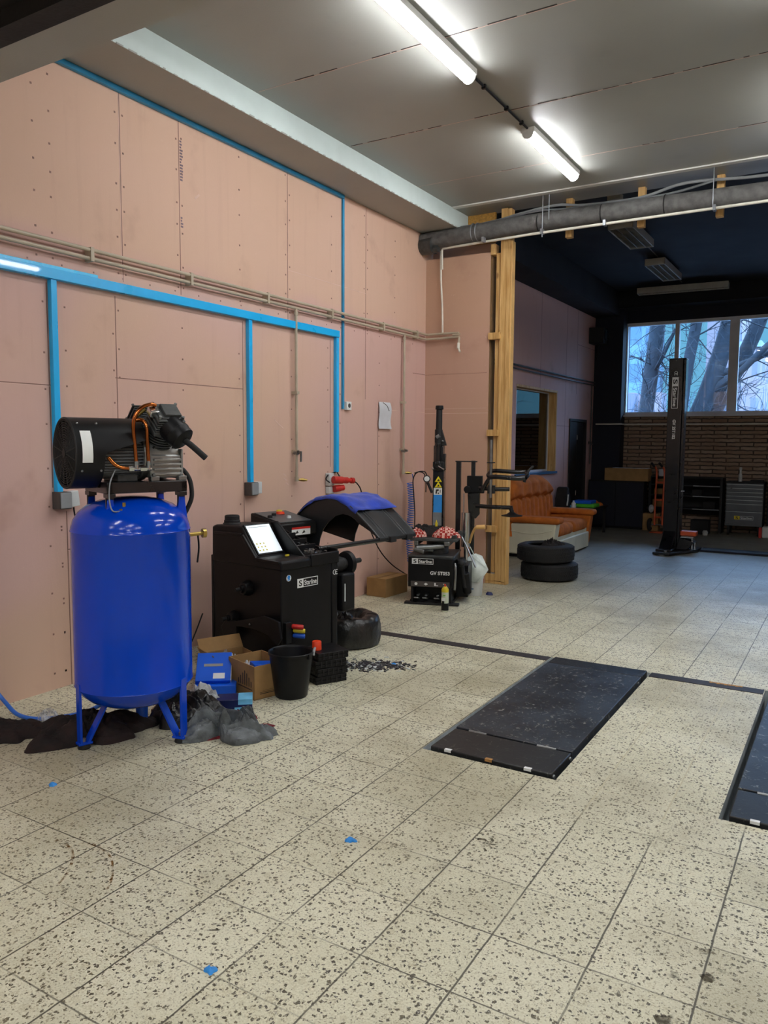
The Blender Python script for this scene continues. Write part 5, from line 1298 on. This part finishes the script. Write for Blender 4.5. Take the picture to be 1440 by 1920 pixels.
b = MB(); b.box(-5.30,-5.14,13.2,15.1,0,2.2); tag(b.build('office_cupboard', 'door_dark', None, .005), 'dark cupboard seen through the office window', 'cupboard')
# dark doorway
b = MB(); b.box(XW-.04, XW+.02, 12.955, 13.0, 0, 1.935); b.box(XW-.04, XW+.02, 13.86, 13.905, 0, 1.935); b.box(XW-.04, XW+.02, 13.0, 13.86, 1.89, 1.935)
d2 = b.build('door_2', 'door_dark', None, .003); struct(d2)
b = MB(); b.box(XW-.035, XW-.005, 13.0, 13.425, .01, 1.89); b.build('door_leaf', 'door_dark', d2, .003)
b = MB(); b.box(XW-.05, XW-.022, 13.43, 13.86, .01, 1.89); b.build('door_leaf', 'black_rough', d2, .003)
for z in (.65,1.62):
    b = MB(); b.cyl((XW-.004,13.43,z-.04),(XW-.004,13.43,z+.04),.01,n=10); b.build('hinge', 'steel', d2)
# pipes of the rear bay
t = thing('air_pipe', 'dark double air pipe along the upper rear left wall with a drop by the door', 'pipe', (XW, 0, 0))
b = MB(); b.tube([(.035,8.1,2.615),(.035,14.28,2.615)], .014, 8, 0); b.tube([(.035,8.1,2.565),(.035,14.28,2.565)], .012, 8, 0); b.build('run', 'dark_grey_plastic', t)
b = MB(); b.tube([(.035,14.1,2.57),(.035,14.1,1.14)], .012, 8, 0); b.box(0,.05,14.07,14.13,1.5,1.55); b.cyl((.035,14.1,1.5),(.09,14.06,1.5),.01); b.build('drop', 'dark_grey_plastic', t)
b = MB(); b.tube([(-3.64,14.5,1.863),(-3.0,14.53,1.863),(3.6,14.53,1.86)], .016, 10, 0); b.tube([(-4.1,14.30,1.865),(-3.64,14.30,1.865),(-3.62,14.5,1.863)], .014, 8, 0)
for x in (-3.5,-2.6,-1.9,-.8): b.box(x-.015,x+.015,14.53,14.6,1.845,1.88)
tag(b.build('back_pipe', 'pipe_pale'), 'pale thin pipe running along the brick wall below the window', 'pipe')
# loudspeaker-like dark box in the upper corner
t = thing('wall_heater', 'small dark heater unit in the upper rear corner of the left wall', 'heater', (-4.0, 14.05, 3.42))
b = MB(); b.box(-.16,.1,-.14,.14,-.14,.14); b.build('case', 'black_rough', t, .01); b = MB(); b.cyl((.1,0,0),(.12,0,0),.1); b.build('fan', 'black_steel', t)
b = MB(); b.tube([(-.05,.05,-.14),(-.06,.1,-.3),(-.1,.15,-.4)], .012, 8, 3); b.build('cable', 'black_plastic', t)
# back window
def frame(b, x0, x1, z0, z1, w, y0, y1):
    b.box(x0,x0+w,y0,y1,z0,z1); b.box(x1-w,x1,y0,y1,z0,z1); b.box(x0+w,x1-w,y0,y1,z0,z0+w); b.box(x0+w,x1-w,y0,y1,z1-w,z1)
b = MB(); X0, X1, Z0, Z1 = -3.70, 3.2, 2.03, 3.68
frame(b, X0, X1, Z0, Z1, .055, 14.58, 14.68)
mull = [-2.79, -1.86, -.93, 0.0, .93, 1.86]
for i, x in enumerate(mull):
    w = .035 if i == 0 else .075
    b.box(x-w, x+w, 14.58, 14.68, Z0+.055, Z1-.055)
b.box(X0, X1, 14.50, 14.6, 2.0, 2.035)
w1 = b.build('window_1', 'frame_white', None, .003); struct(w1)
edges = [X0+.055] + mull + [X1-.055]
for i in range(len(edges)-1):
    a = edges[i] + (0 if i == 0 else (.035 if i == 1 else .075)); c = edges[i+1] - (0 if i == len(edges)-2 else (.035 if i == 0 else .075))
    b = MB(); b.box(a, c, 14.625, 14.631, Z0+.055, Z1-.055); b.build('pane', 'glass', w1, smooth=False)
# old louvre lights, off
def louvre_lamp(lab, loc, rz, L, W):
    t = thing('louvre_lamp', lab, 'ceiling light', loc, rz, 'unlit louvre lamps in the rear bay')
    b = MB(); b.box(-W/2,W/2,-L/2,L/2,.05,.095); b.box(-W/2,-W/2+.012,-L/2,L/2,0,.06); b.box(W/2-.012,W/2,-L/2,L/2,0,.06); b.box(-W/2,W/2,-L/2,-L/2+.012,0,.06); b.box(-W/2,W/2,L/2-.012,L/2,0,.06); b.build('housing', 'fixture', t, .003)
    b = MB(); n = int(L/.06)
    for i in range(1, n): b.box(-W/2+.012,W/2-.012,-L/2+i*L/n-.002,-L/2+i*L/n+.002,.008,.045)
    for x in ((0,) if W < .25 else (-W/6,W/6)): b.box(x-.003,x+.003,-L/2+.012,L/2-.012,.004,.048)
    b.build('louvre', 'louvre', t)
    b = MB(); b.cyl((-W/4,-L/2+.03,.035),(-W/4,L/2-.03,.035),.013,n=10); b.cyl((W/4,-L/2+.03,.035),(W/4,L/2-.03,.035),.013,n=10); b.build('tubes', 'pale_plastic', t)
    b = MB(); b.cyl((0,-L/4,.095),(0,-L/4,.15),.006,n=8); b.cyl((0,L/4,.095),(0,L/4,.15),.006,n=8); b.build('hanger', 'black_rough', t)
louvre_lamp('unlit louvre lamp nearest the lagged pipe under the dark ceiling', (-2.52,10.1,4.06), .0, 1.10, .30)
louvre_lamp('unlit louvre lamp in the middle of the dark ceiling', (-2.59,12.35,4.06), .0, 1.25, .28)
louvre_lamp('unlit long narrow louvre lamp set crosswise near the back wall', (-2.60,13.85,4.04), math.radians(90+3), 1.42, .2)
b = MB(); b.tube([(-2.55,10.6,4.19),(-2.57,11.8,4.19)], .008, 6, 1); b.tube([(-2.59,12.95,4.19),(-2.6,13.8,4.18)], .008, 6, 1); tag(b.build('lamp_cable', 'dark_grey_plastic'), 'cable linking the unlit lamps on the dark ceiling', 'cable')
b = MB(); b.box(-2.42,-2.28,8.60,8.72,4.12,4.19); tag(b.build('junction_box', 'fixture', None, .004), 'small grey junction box on the dark ceiling above the pipe', 'junction box')
t = thing('ceiling_spotlight', 'small unlit spotlight under the dark ceiling behind the pine stud', 'spotlight', (-2.47,8.8,3.98))
b = MB(); b.cyl((0,0,.22),(0,0,.05),.008); b.build('stem', 'black_rough', t); b = MB(); b.lathe([(0,0),(.02,0),(.035,.06),(.03,.06),(0,.03)], (0,0,.03), (.4,-.6,-.7), 20); b.build('head', 'steel', t)
# sofa
t = thing('sofa', 'orange tan velour sofa with cream side panels against the rear left wall', 'sofa', (-4.12, 9.70, 0))
b = MB(); b.box(.0,.80,.10,1.66,.06,.30); b.build('base', 'sofa_side', t, .02)
b = MB(); b.box(.05,.76,.12,1.64,0,.06); b.build('plinth', 'black_rough', t)
def padded(name, x0, x1, y0, y1, z0, z1, r, parent, m='sofa_orange', R=None):
    b = MB(); b.box(x0,x1,y0,y1,z0,z1, R=R); return b.build(name, m, parent, r, 5, ang=80)
for y0, y1 in ((.24,.89),(.89,1.54)): padded('seat_cushion', .18, .83, y0, y1, .27, .44, .07, t)
# back with a rounded top, scalloped head pads and upright pleats
b = MB(); NY, NZ = 96, 40; front_, rear_ = [], []
def top_z(y):
    if y < .30: return .70 + .36*math.sqrt(max(0, 1-((.30-y)/.32)**2))
    if y > 1.22: return .62 + .44*math.sqrt(max(0, 1-((y-1.22)/.56)**2))
    return 1.06
for i in range(NY+1):
    y = 1.76*i/NY; tz = top_z(y); rf, rb = [], []
    for j in range(NZ+1):
        z = .28 + (tz-.28)*j/NZ; u = j/NZ
        edge = min(1, (1-u)/.12)**.5 * min(1, y/.06, (1.76-y)/.06)**.5
        sc_l = .745 + .035*abs(math.sin(PI*(y-.1)/.33))
        pad = 1 if z > sc_l else 0
        bul = (.075 + .02*abs(math.sin(PI*(y-.1)/.33))) * min(1, abs(z-sc_l)/.05)**.5 if pad else (.035 + .022*abs(math.sin(PI*(y-.1)/.165))) * min(1, abs(z-sc_l)/.04)**.5
        rf.append(b.v((.13 + .13*(1-u)*.5 + bul*edge + .03*edge, y, z))); rb.append(b.v((.01 + .05*(1-edge), y, z)))
    front_.append(rf); rear_.append(rb)
for i in range(NY):
    for j in range(NZ):
        b._f([front_[i][j],front_[i+1][j],front_[i+1][j+1],front_[i][j+1]]); b._f([rear_[i][j],rear_[i][j+1],rear_[i+1][j+1],rear_[i+1][j]])
    b._f([front_[i][NZ],front_[i+1][NZ],rear_[i+1][NZ],rear_[i][NZ]])
for j in range(NZ):
    b._f([front_[0][j],front_[0][j+1],rear_[0][j+1],rear_[0][j]]); b._f([front_[NY][j],rear_[NY][j],rear_[NY][j+1],front_[NY][j+1]])
b.build('backrest', 'sofa_orange', t, ang=80)
for y0, y1, nm in ((.0,.24,'near'),(1.54,1.76,'far')):
    b = MB(); b.prism([(.02,.05),(.02,.46),(.30,.46),(.80,.50),(.86,.50),(.82,.20),(.80,.05)], y0+.03, y1-.03, 'y'); ar = b.build('arm', 'sofa_side' if nm == 'near' else 'sofa_orange', t, .02, 3)
    b = MB(); b.box(.16,.90,y0,y1,.47,.56); b.build('arm_pad', 'sofa_orange', ar, .04, 5, ang=80)
    if nm == 'near':
        b = MB(); P = [(.08,.42),(.25,.36),(.45,.335),(.62,.345),(.80,.39)]
        b.tube([(x,y0+.028,z) for x, z in P], .006, 6, 4); b.build('piping', 'sofa_side', ar)
b = MB(); b.box(.80,.84,.26,1.56,.02,.24); b.build('front_panel', 'sofa_side', t, .012)
# tyres in front of it
tyre((-2.905,8.46,0), 'lower tyre of the stack of two in front of the sofa')
tyre((-2.945,8.44,.201), 'upper tyre of the stack of two with black rags inside', .4)
b = MB(); b.heap(.15,.13,.12,seed=41,fold=14,amp=.6,lobes=.3); tag(b.build('rag', 'cloth_black', loc=(-2.87,8.50,.33)), 'black rag stuffed into the upper tyre', 'rag')
b = MB(); b.cyl((-2.87,8.50,.045),(-2.87,8.50,.335),.17,n=24); tag(b.build('bag', 'bag_film'), 'black bag filling the hole of the stacked tyres', 'bag')
# low table with stuff behind the sofa
t = thing('low_table', 'low dark table with bright packets between sofa and black cabinet', 'table', (-3.86, 12.6, 0))
b = MB(); b.box(-.28,.28,-.5,.75,.44,.47); b.build('tabletop', 'door_dark', t, .004)
for x in (-.24,.24):
    for y in (-.45,.70): b = MB(); b.box(x-.02,x+.02,y-.02,y+.02,0,.44); b.build('leg', 'door_dark', t)
b = MB(); b.box(-.16,.2,-.18,.18,0,.055); o = b.build('packet', 'lime', None, .01, loc=(-3.80,12.75,.471)); tag(o, 'lime green packet on the low table behind the sofa', 'packet')
b = MB(); b.box(-.15,.16,-.16,.16,0,.05); o = b.build('packet', 'box_blue', None, .01, loc=(-3.82,12.78,.527)); tag(o, 'blue packet lying on the lime green packet', 'packet')
b = MB(); b.box(-.12,.1,-.05,.05,0,.04); o = b.build('packet', 'box_cyan', None, .01, loc=(-3.96,12.46,.471)); tag(o, 'pale blue packet at the sofa end of the low table', 'packet')
b = MB(); b.heap(.14,.1,.08,seed=44,fold=14,nr=12,na=40); tag(b.build('cloth', 'sofa_orange', loc=(-3.74,13.12,.471)), 'small tan cloth at the far end of the low table', 'cloth')
b = MB(); b.lathe([(0,0),(.035,0),(.035,.09),(.014,.11),(.014,.13),(0,.13)], n=16); tag(b.build('bottle', 'white_label', loc=(-3.84,12.28,.471)), 'small white bottle at the edge of the low table', 'bottle')
t = thing('backpack', 'dark navy backpack standing between sofa and table', 'backpack', (-4.03, 12.32, .471))
b = MB(); b.prism([(-.13,0),(-.14,.16),(-.06,.34),(.03,.345),(.10,.2),(.13,0)], -.09, .09, 'x'); b.build('body', 'cloth_black', t, .03, 4)
b = MB(); b.tube([(.095,-.08,.05),(.11,-.09,.14),(.1,-.05,.22)], .012, 8, 4); b.build('strap', 'pale_plastic', t)
# black cabinet with carton on top
t = thing('cabinet', 'black flat fronted cabinet in the rear left corner', 'cabinet', (-3.62, 14.15, 0))
b = MB(); b.box(-.50,.48,-.12,.12,.03,.86); b.build('body', 'shadow_black', t, .006)
for x0, x1 in ((-.49,-.015),(-.005,.47)): b = MB(); b.box(x0,x1,-.14,-.12,.05,.83); b.build('door', 'navy', t, .004)
b = MB(); b.box(-.46,.44,-.08,.1,0,.03); b.build('plinth', 'shadow_black', t)
t = thing('carton', 'long brown carton lying on top of the black cabinet', 'carton', (-3.45, 14.13, .86))
b = MB(); b.box(-.38,.38,-.12,.14,0,.22); b.build('box', 'cardboard', t, .004); b = MB(); b.box(-.25,.36,-.10,.12,.2205,.226, R=Matrix.Rotation(.0,3,'Y')); b.build('lid', 'paper', t)
# dark shelf rack at the brick wall
t = thing('shelf_rack', 'low black shelf rack with pale shelf edges against the brick wall', 'shelf', (-2.38, 14.40, 0))
for x in (-.70,.47): b = MB(); b.box(x-.02,x+.02,-.18,.18,0,.95); b.build('upright', 'shadow_black', t)
b = MB(); b.box(-.72,.49,.15,.19,.28,.95); b.build('back_panel', 'shadow_black', t)
for z in (.40,.62,.80,.94):
    b = MB(); b.box(-.68,.45,-.18,.15,z-.012,z+.012); sh_ = b.build('shelf', 'shadow_black', t)
    if z < .9: b = MB(); b.box(.02,.45,-.186,-.1801,z-.008,z+.008); b.build('shelf_edge', 'galv', sh_)
sm_ = [(-2.95,.413,.16,.13),(-2.80,.413,.12,.10),(-2.92,.633,.18,.10),(-2.93,.813,.14,.09),(-2.88,.953,.12,.12),(-2.10,.413,.2,.12),(-2.3,.633,.16,.1)]
ad = ['low brown carton at the left of the lowest rack shelf','short brown carton second on the lowest rack shelf','wide brown carton on the middle rack shelf','flat brown carton on the upper rack shelf','pale carton on top of the black rack','dark carton at the right of the lowest rack shelf','dark carton at the right of the middle rack shelf']
for (x, z, w, h), lab in zip(sm_, ad):
    b = MB(); b.box(-w/2,w/2,-.12,.10,0,h); tag(b.build('small_carton', 'black_rough' if 'dark' in lab else ('paper' if 'pale' in lab else 'cardboard_in'), None, .004, loc=(x,14.36,z)), lab, 'carton', 'cartons on the black rack')
# hand truck
t = thing('hand_truck', 'orange hand truck leaning behind the black lift column', 'hand truck', (-2.86, 13.9, 0))
for x in (-.055,.075):
    b = MB(); b.tube([(x,.0,.12),(x-.01,.06,.6),(x-.015,.12,1.02),(x-.05,.10,1.13)], .016, 10, 4); b.build('rail', 'orange_paint', t)
    b = MB(); b.cyl((x-.05,.10,1.12),(x-.10,.06,1.19),.02); b.build('grip', 'black_rough', t)
b = MB()
for z in (.25,.55,.85): b.box(-.06,.07,.02+z*.09,.04+z*.09,z-.015,z+.015)
b.build('cross_bar', 'orange_paint', t); b = MB(); b.box(-.09,.11,-.20,.02,.0,.012); b.build('toe_plate', 'orange_paint', t)
for x in (-.15,.15): b = MB(); b.torus((x,.10,.115),(1,0,0),.08,.034,28,10); wh = b.build('wheel', 'rubber', t); b = MB(); b.cyl((x-.03,.10,.115),(x+.03,.10,.115),.055); b.build('wheel_hub', 'fixture', wh)
b = MB(); b.cyl((-.15,.10,.115),(.15,.10,.115),.012); b.build('axle', 'steel', t)
b = MB(); b.sphere((0,0,0),.055,(.8,.6,1.3),10); tag(b.build('bag', 'film', loc=(-2.975,13.90,.40)), 'small pale bag hung on the orange hand truck', 'bag')
b = MB(); b.box(-.14,.12,-.1,.1,0,.30); tag(b.build('small_carton', 'cardboard', None, .004, loc=(-3.0,14.12,0)), 'brown carton on the floor between cabinet and hand truck', 'carton')
# lift column
t = thing('lift_column', 'tall black two post lift column with white lettering in the rear bay', 'lift column', (-2.185, 11.5, 0))
b = MB(); b.box(-.095,.092,-.06,.10,.05,2.70); b.box(.092,.125,-.02,.14,.05,2.69); b.box(-.098,.128,-.064,.145,2.69,2.705); colm = b.build('post', 'black_steel', t, .006)
b = MB(); b.prism([(-.13,-.52),(.09,-.52),(.36,.10),(.36,.40),(-.13,.40)], 0.012, .045, 'z'); b.build('base_plate', 'black_steel', t, .006)
b = MB(); b.prism([(-.40,.05),(-.06,.05),(-.06,.30)], -.08, .08, 'x'); b.prism([(-.42,.045),(.2,.045),(.2,.075),(-.42,.075)], -.11, .10, 'x'); b.build('gusset', 'black_steel', t, .004)
b = MB(); b.cyl((-.02,-.47,0),(-.02,-.47,.014),.06); b.cyl((.03,-.45,.045),(.03,-.45,.07),.02); b.build('levelling_foot', 'steel', t)
b = MB(); b.prism([(.10,.05),(.24,.05),(.34,.16),(.14,.22)], -.10, .12, 'y'); b.build('arm_carriage', 'black_steel', t, .006)
b = MB(); b.cyl((.30,-.05,.06),(.30,-.05,.22),.018); b.box(.15,.32,-.07,-.03,.215,.235); b.cyl((.33,.0,.05),(.33,.0,.15),.016); b.build('arm_pin', 'chrome', t)
b = MB(); b.box(.13,.34,.0,.16,.235,.30); b.build('arm_pad', 'orange_paint', t, .01)
b = MB(); b.box(.125,.17,-.04,-.02,.86,.875); b.sphere((.0,-.062,2.67),.007,n=8); b.sphere((.10,-.022,2.60),.006,n=8); b.build('bolts', 'chrome', t)
zd, xr = Vector((0,0,-1)), Vector((1,0,0))
ce_mark(t, (-.02,-.0605,2.52), (0,0,-1), (1,0,0), .045)
logo(colm, (-.045,-.0615,2.445), (0,0,-1), (1,0,0), .43, .085)
text('model_lettering', 'GV 2ST102', 'white_label', t, (-.02,-.0615,1.86), zd, xr, width=.27, height=.042, depth=.0018, bold=.03)
b = MB(); b.box(-1.82, 3.2, 11.72, 12.02, 0, .028); tag(b.build('floor_duct_cover', 'navy', None, .008), 'dark steel cover plate across the floor beside the lift column', 'floor plate')
# tool trolley
t = thing('tool_trolley', 'grey drawer tool trolley at the right before the brick wall', 'tool trolley', (-1.535, 14.22, 0))
b = MB(); b.box(-.285,.285,-.10,.28,.16,.875); b.build('body', 'tool_grey', t, .006)
b = MB(); b.box(-.30,.30,-.12,.30,.875,.90); b.build('top_tray', 'black_rough', t, .006)
zs = [.865,.80,.735,.67,.605,.54,.41,.19]
for z1, z0 in zip(zs, zs[1:]):
    b = MB(); b.box(-.275,.275,-.115,-.10,z0+.006,z1-.004); dr = b.build('drawer', 'tool_grey', t, .003)
    b = MB(); b.box(-.275,.275,-.128,-.115,z1-.016,z1-.006); b.build('drawer_handle', 'tool_edge', dr)
for x in (-.23,.23):
    for y in (-.06,.24): b = MB(); b.cyl((x-.015,y,.05),(x+.015,y,.05),.05); b.box(x-.02,x+.02,y-.02,y+.02,.08,.16); b.build('castor', 'rubber', t)
logo(t, (-.14,-.1165,.27), (1,0,0), (0,0,1), .29, .06, 'pale_plastic')
b = MB(); b.box(-.1405,-.055,-.1185,-.1170,.27,.33); b.build('logo_block', 'yellow_plastic', t)
t = thing('bottle', 'tall pale bottle standing on the tool trolley', 'bottle', (-1.62, 14.2, .90))
b = MB(); b.lathe([(0,0),(.03,0),(.03,.11),(.016,.14),(.016,.19),(.022,.19),(.022,.235),(0,.24)], n=18); b.build('body', 'film', t)
b = MB(); b.box(-.1,.1,-.05,.05,0,.035); tag(b.build('tool_case', 'black_plastic', None, .005, loc=(-1.36,14.2,.90)), 'flat black case lying on the tool trolley', 'case')
b = MB(); b.box(-.14,.14,-.14,.14,0,.24); o = b.build('crate', 'black_rough', None, .012, loc=(-2.19,14.06,0)); tag(o, 'black crate on the floor left of the tool trolley', 'crate')
b = MB(); b.lathe([(0,0),(.04,0),(.045,.05),(.03,.08),(0,.08)], n=16); tag(b.build('cup', 'film', loc=(-2.08,13.86,0)), 'pale cup on the floor beside the black crate', 'cup')
t = thing('cabinet', 'dark cabinet at the right edge behind the tool trolley', 'cabinet', (-.95, 14.35, 0))
b = MB(); b.box(-.24,.5,-.2,.2,.0,.95); b.build('body', 'shadow_black', t, .006); b = MB(); b.box(-.22,.12,-.215,-.2,.05,.92); b.build('door', 'navy', t, .003)
b = MB(); b.box(-.1,.25,-.1,.1,0,.19); tag(b.build('canister', 'bucket_white', None, .02, loc=(-1.13,14.02,0)), 'white canister on the floor at the right edge by the trolley', 'canister')
b = MB(); b.box(-1.28,-1.235,13.95,14.05,0,.17); tag(b.build('carton', 'red_plastic', None, .004), 'narrow red carton beside the white canister', 'carton')
# ---------------------------------------------------------------- outside
b = MB(); b.box(-60, 60, 14.9, 120, -.4, -.3); struct(b.build('ground', 'asphalt', smooth=False))
def tree(name_lab, trunk, r, seed, branches=(), cat='tree'):
    t = thing('bare_tree', name_lab, cat, (trunk[0][0], trunk[0][1], -.3), 0, 'bare trees outside the back window')
    o = Vector(t.location); tr = [Vector(p)-o for p in trunk]
    b = MB(); b.tube(tr, r, 14, 5); b.build('trunk', 'bark', t)
    rs = random.Random(seed); tw = MB()
    def grow(p, d, L, rr, depth):
        pts = [p]; q = p
        for k_ in range(4):
            d = (d + Vector((rs.uniform(-.35,.35), rs.uniform(-.35,.35), rs.uniform(-.25,.3)))).normalized(); q = q + d*L/4; pts.append(q)
        tw.tube(pts, [rr, rr*.5], 5 if rr > .015 else 3, 2, caps=False)
        if depth > 0:
            for k_ in range(rs.randint(2,4)):
                i = rs.randint(1,4); grow(pts[i], (d + Vector((rs.uniform(-1,1), rs.uniform(-.6,.6), rs.uniform(-.7,.8)))).normalized(), L*rs.uniform(.45,.8), rr*.55, depth-1)
    for pts, rr in branches:
        b = MB(); P = [Vector(p)-o for p in pts]; b.tube(P, rr, 10, 4); b.build('branch', 'bark', t)
        for k_ in range(7):
            i = rs.randint(0, len(P)-2); f = rs.random(); grow(P[i].lerp(P[i+1], f), Vector((rs.uniform(-1,1), rs.uniform(-.5,.5), rs.uniform(-1,.9))).normalized(), rs.uniform(.5,1.1), .016, 2)
    for k_ in range(11):
        i = rs.randint(1, len(tr)-2); f = rs.random(); grow(tr[i].lerp(tr[i+1], f), Vector((rs.uniform(-1,1), rs.uniform(-.6,.6), rs.uniform(-.5,.9))).normalized(), rs.uniform(.9,1.7), .024, 3)
    w = tw.build('twigs', 'bark', t); w['kind'] = 'stuff'
Yt = 22
tree('bare tree leaning left of the lift column outside the window', [(-5.15,Yt,-.3),(-5.05,Yt,1.2),(-4.93,Yt,2.5),(-4.85,Yt,3.4),(-4.72,Yt,4.7),(-4.65,Yt,7)], [.24,.19,.2,.2], 1, [([(-4.86,Yt,3.3),(-4.55,Yt-.2,3.75),(-4.2,Yt-.3,4.5)], [.06,.04])])
tree('bare tree partly hidden by the top of the lift column', [(-4.15,Yt-.5,-.3),(-4.05,Yt-.5,1.2),(-3.93,Yt-.5,2.4),(-3.82,Yt-.5,3.5),(-3.62,Yt-.5,4.9),(-3.5,Yt-.5,7)], [.17,.14,.14], 2)
tree('thick leaning bare tree in the middle window pane', [(-4.6,Yt,-.3),(-4.1,Yt,1.2),(-3.55,Yt,2.4),(-3.2,Yt,3.5),(-2.92,Yt,4.7),(-2.5,Yt,7)], [.28,.25,.22,.2], 3, [([(-3.42,Yt,2.75),(-3.05,Yt-.1,3.05),(-2.6,Yt-.2,3.35),(-2.0,Yt-.3,3.95),(-1.2,Yt-.3,4.6)], [.12,.09,.07]), ([(-3.15,Yt,3.3),(-2.85,Yt,3.42),(-2.6,Yt,3.55),(-2.1,Yt,3.75),(-1.3,Yt,4.3)], [.09,.06])])
tree('bare tree crossing behind the second window post', [(-4.3,Yt+1,-.3),(-3.8,Yt+1,1.2),(-3.35,Yt+1,2.4),(-2.75,Yt+1,3.7),(-2.3,Yt+1,4.9),(-1.8,Yt+1,7)], [.22,.2,.18], 4)
tree('bare tree far right outside the window', [(1.2,Yt+1,-.3),(1.0,Yt+1,1.2),(.8,Yt+1,2.6),(.7,Yt+1,4.8),(.6,Yt+1,7)], [.22,.2,.16], 5)
b = MB(); rs = random.Random(9)
def block(lab, x0, x1, y, h, m, d=8):
    t = thing('apartment_block', lab, 'building', (x0, y, -.3))
    b = MB(); b.box(0, x1-x0, 0, d, 0, h); b.build('walls', m, t, smooth=False)
    b = MB(); b.box(-.2, x1-x0+.2, -.2, d+.2, h, h+.4); b.build('roof', 'tower_white', t, smooth=False)
block('pale blue tower block at the left of the back window', -19, -14.0, 60, 30, 'tower_blue')
block('pink apartment block behind the leaning trees', -10.4, -7.9, 66, 30, 'tower_pink')
block('pink apartment block right of the second window post', -6.9, -5.9, 58, 8.2, 'tower_pink')
block('long pale block on the horizon', -13.8, 18, 90, 7, 'tower_white')
for x, lab in ((-13.6,'pink low kiosk at the foot of the first leaning tree'),(-11.9,'pink low kiosk right of the first leaning tree')):
    b = MB(); b.box(x-.45,x+.45,55,57,0,4.9); tag(b.build('kiosk', 'tower_pink', smooth=False), lab, 'building')
for i in range(7):
    x = -17+3.1*i; b = MB(); rs = random.Random(100+i)
    for k_ in range(40):
        a = rs.uniform(0,2*PI); p = Vector((rs.gauss(0,.3), rs.gauss(0,.3), 0)); q = p + Vector((rs.gauss(0,.9), rs.gauss(0,.5), rs.uniform(2.5,5.5)))
        b.tube([p, p.lerp(q,.5)+Vector((rs.gauss(0,.25),0,.2)), q], [.035,.008], 4, 2, caps=False)
    o = b.build('bare_shrub', 'bushy', loc=(x, 44, -.3)); tag(o, 'hazy bare shrub outside, number %s from the left' % ['one','two','three','four','five','six','seven'][i], 'shrub', 'bare shrubs across the road', None)

# ---------------------------------------------------------------- sky and camera
w = bpy.data.worlds.new('World'); S.world = w; w.use_nodes = True
nt = w.node_tree; bg = nt.nodes['Background']
tc = nt.nodes.new('ShaderNodeTexCoord'); sp = nt.nodes.new('ShaderNodeSeparateXYZ'); nt.links.new(tc.outputs['Generated'], sp.inputs[0])
mr = nt.nodes.new('ShaderNodeMapRange'); mr.inputs['From Min'].default_value = .14; mr.inputs['From Max'].default_value = .42; nt.links.new(sp.outputs[2], mr.inputs[0])
mxn = nt.nodes.new('ShaderNodeMix'); mxn.data_type = 'RGBA'; nt.links.new(mr.outputs[0], mxn.inputs[0]); mxn.inputs[6].default_value = (.20, .58, .90, 1); mxn.inputs[7].default_value = (6.4, 10.6, 18.5, 1)  # zenith raised far above the visible sky to light the rear bay
nt.links.new(mxn.outputs[2], bg.inputs[0]); bg.inputs[1].default_value = 1.0

cam = bpy.data.cameras.new('camera'); co = bpy.data.objects.new('camera', cam); COL.objects.link(co); S.camera = co
yaw, pitch, roll = -0.542509, -0.09197972, 0.0062808
cy, sy_, cp, sp_ = math.cos(yaw), math.sin(yaw), math.cos(pitch), math.sin(pitch)
F_ = Vector((sy_*cp, cy*cp, sp_)); r0 = Vector((cy, -sy_, 0)); u0 = r0.cross(F_)
Rv = r0*math.cos(roll) + u0*math.sin(roll); Uv = u0*math.cos(roll) - r0*math.sin(roll)
co.matrix_world = Matrix(((Rv.x, Uv.x, -F_.x, 0), (Rv.y, Uv.y, -F_.y, 0), (Rv.z, Uv.z, -F_.z, 1.55), (0, 0, 0, 1)))
cam.sensor_fit = 'VERTICAL'; cam.sensor_height = 36; cam.lens = 36*1459.98/1920; cam.clip_start = .05; cam.clip_end = 400
S.view_settings.view_transform = 'Standard'; S.view_settings.look = 'None'; S.view_settings.exposure = 0.0; S.view_settings.gamma = 1.0
S.view_settings.use_curve_mapping = False
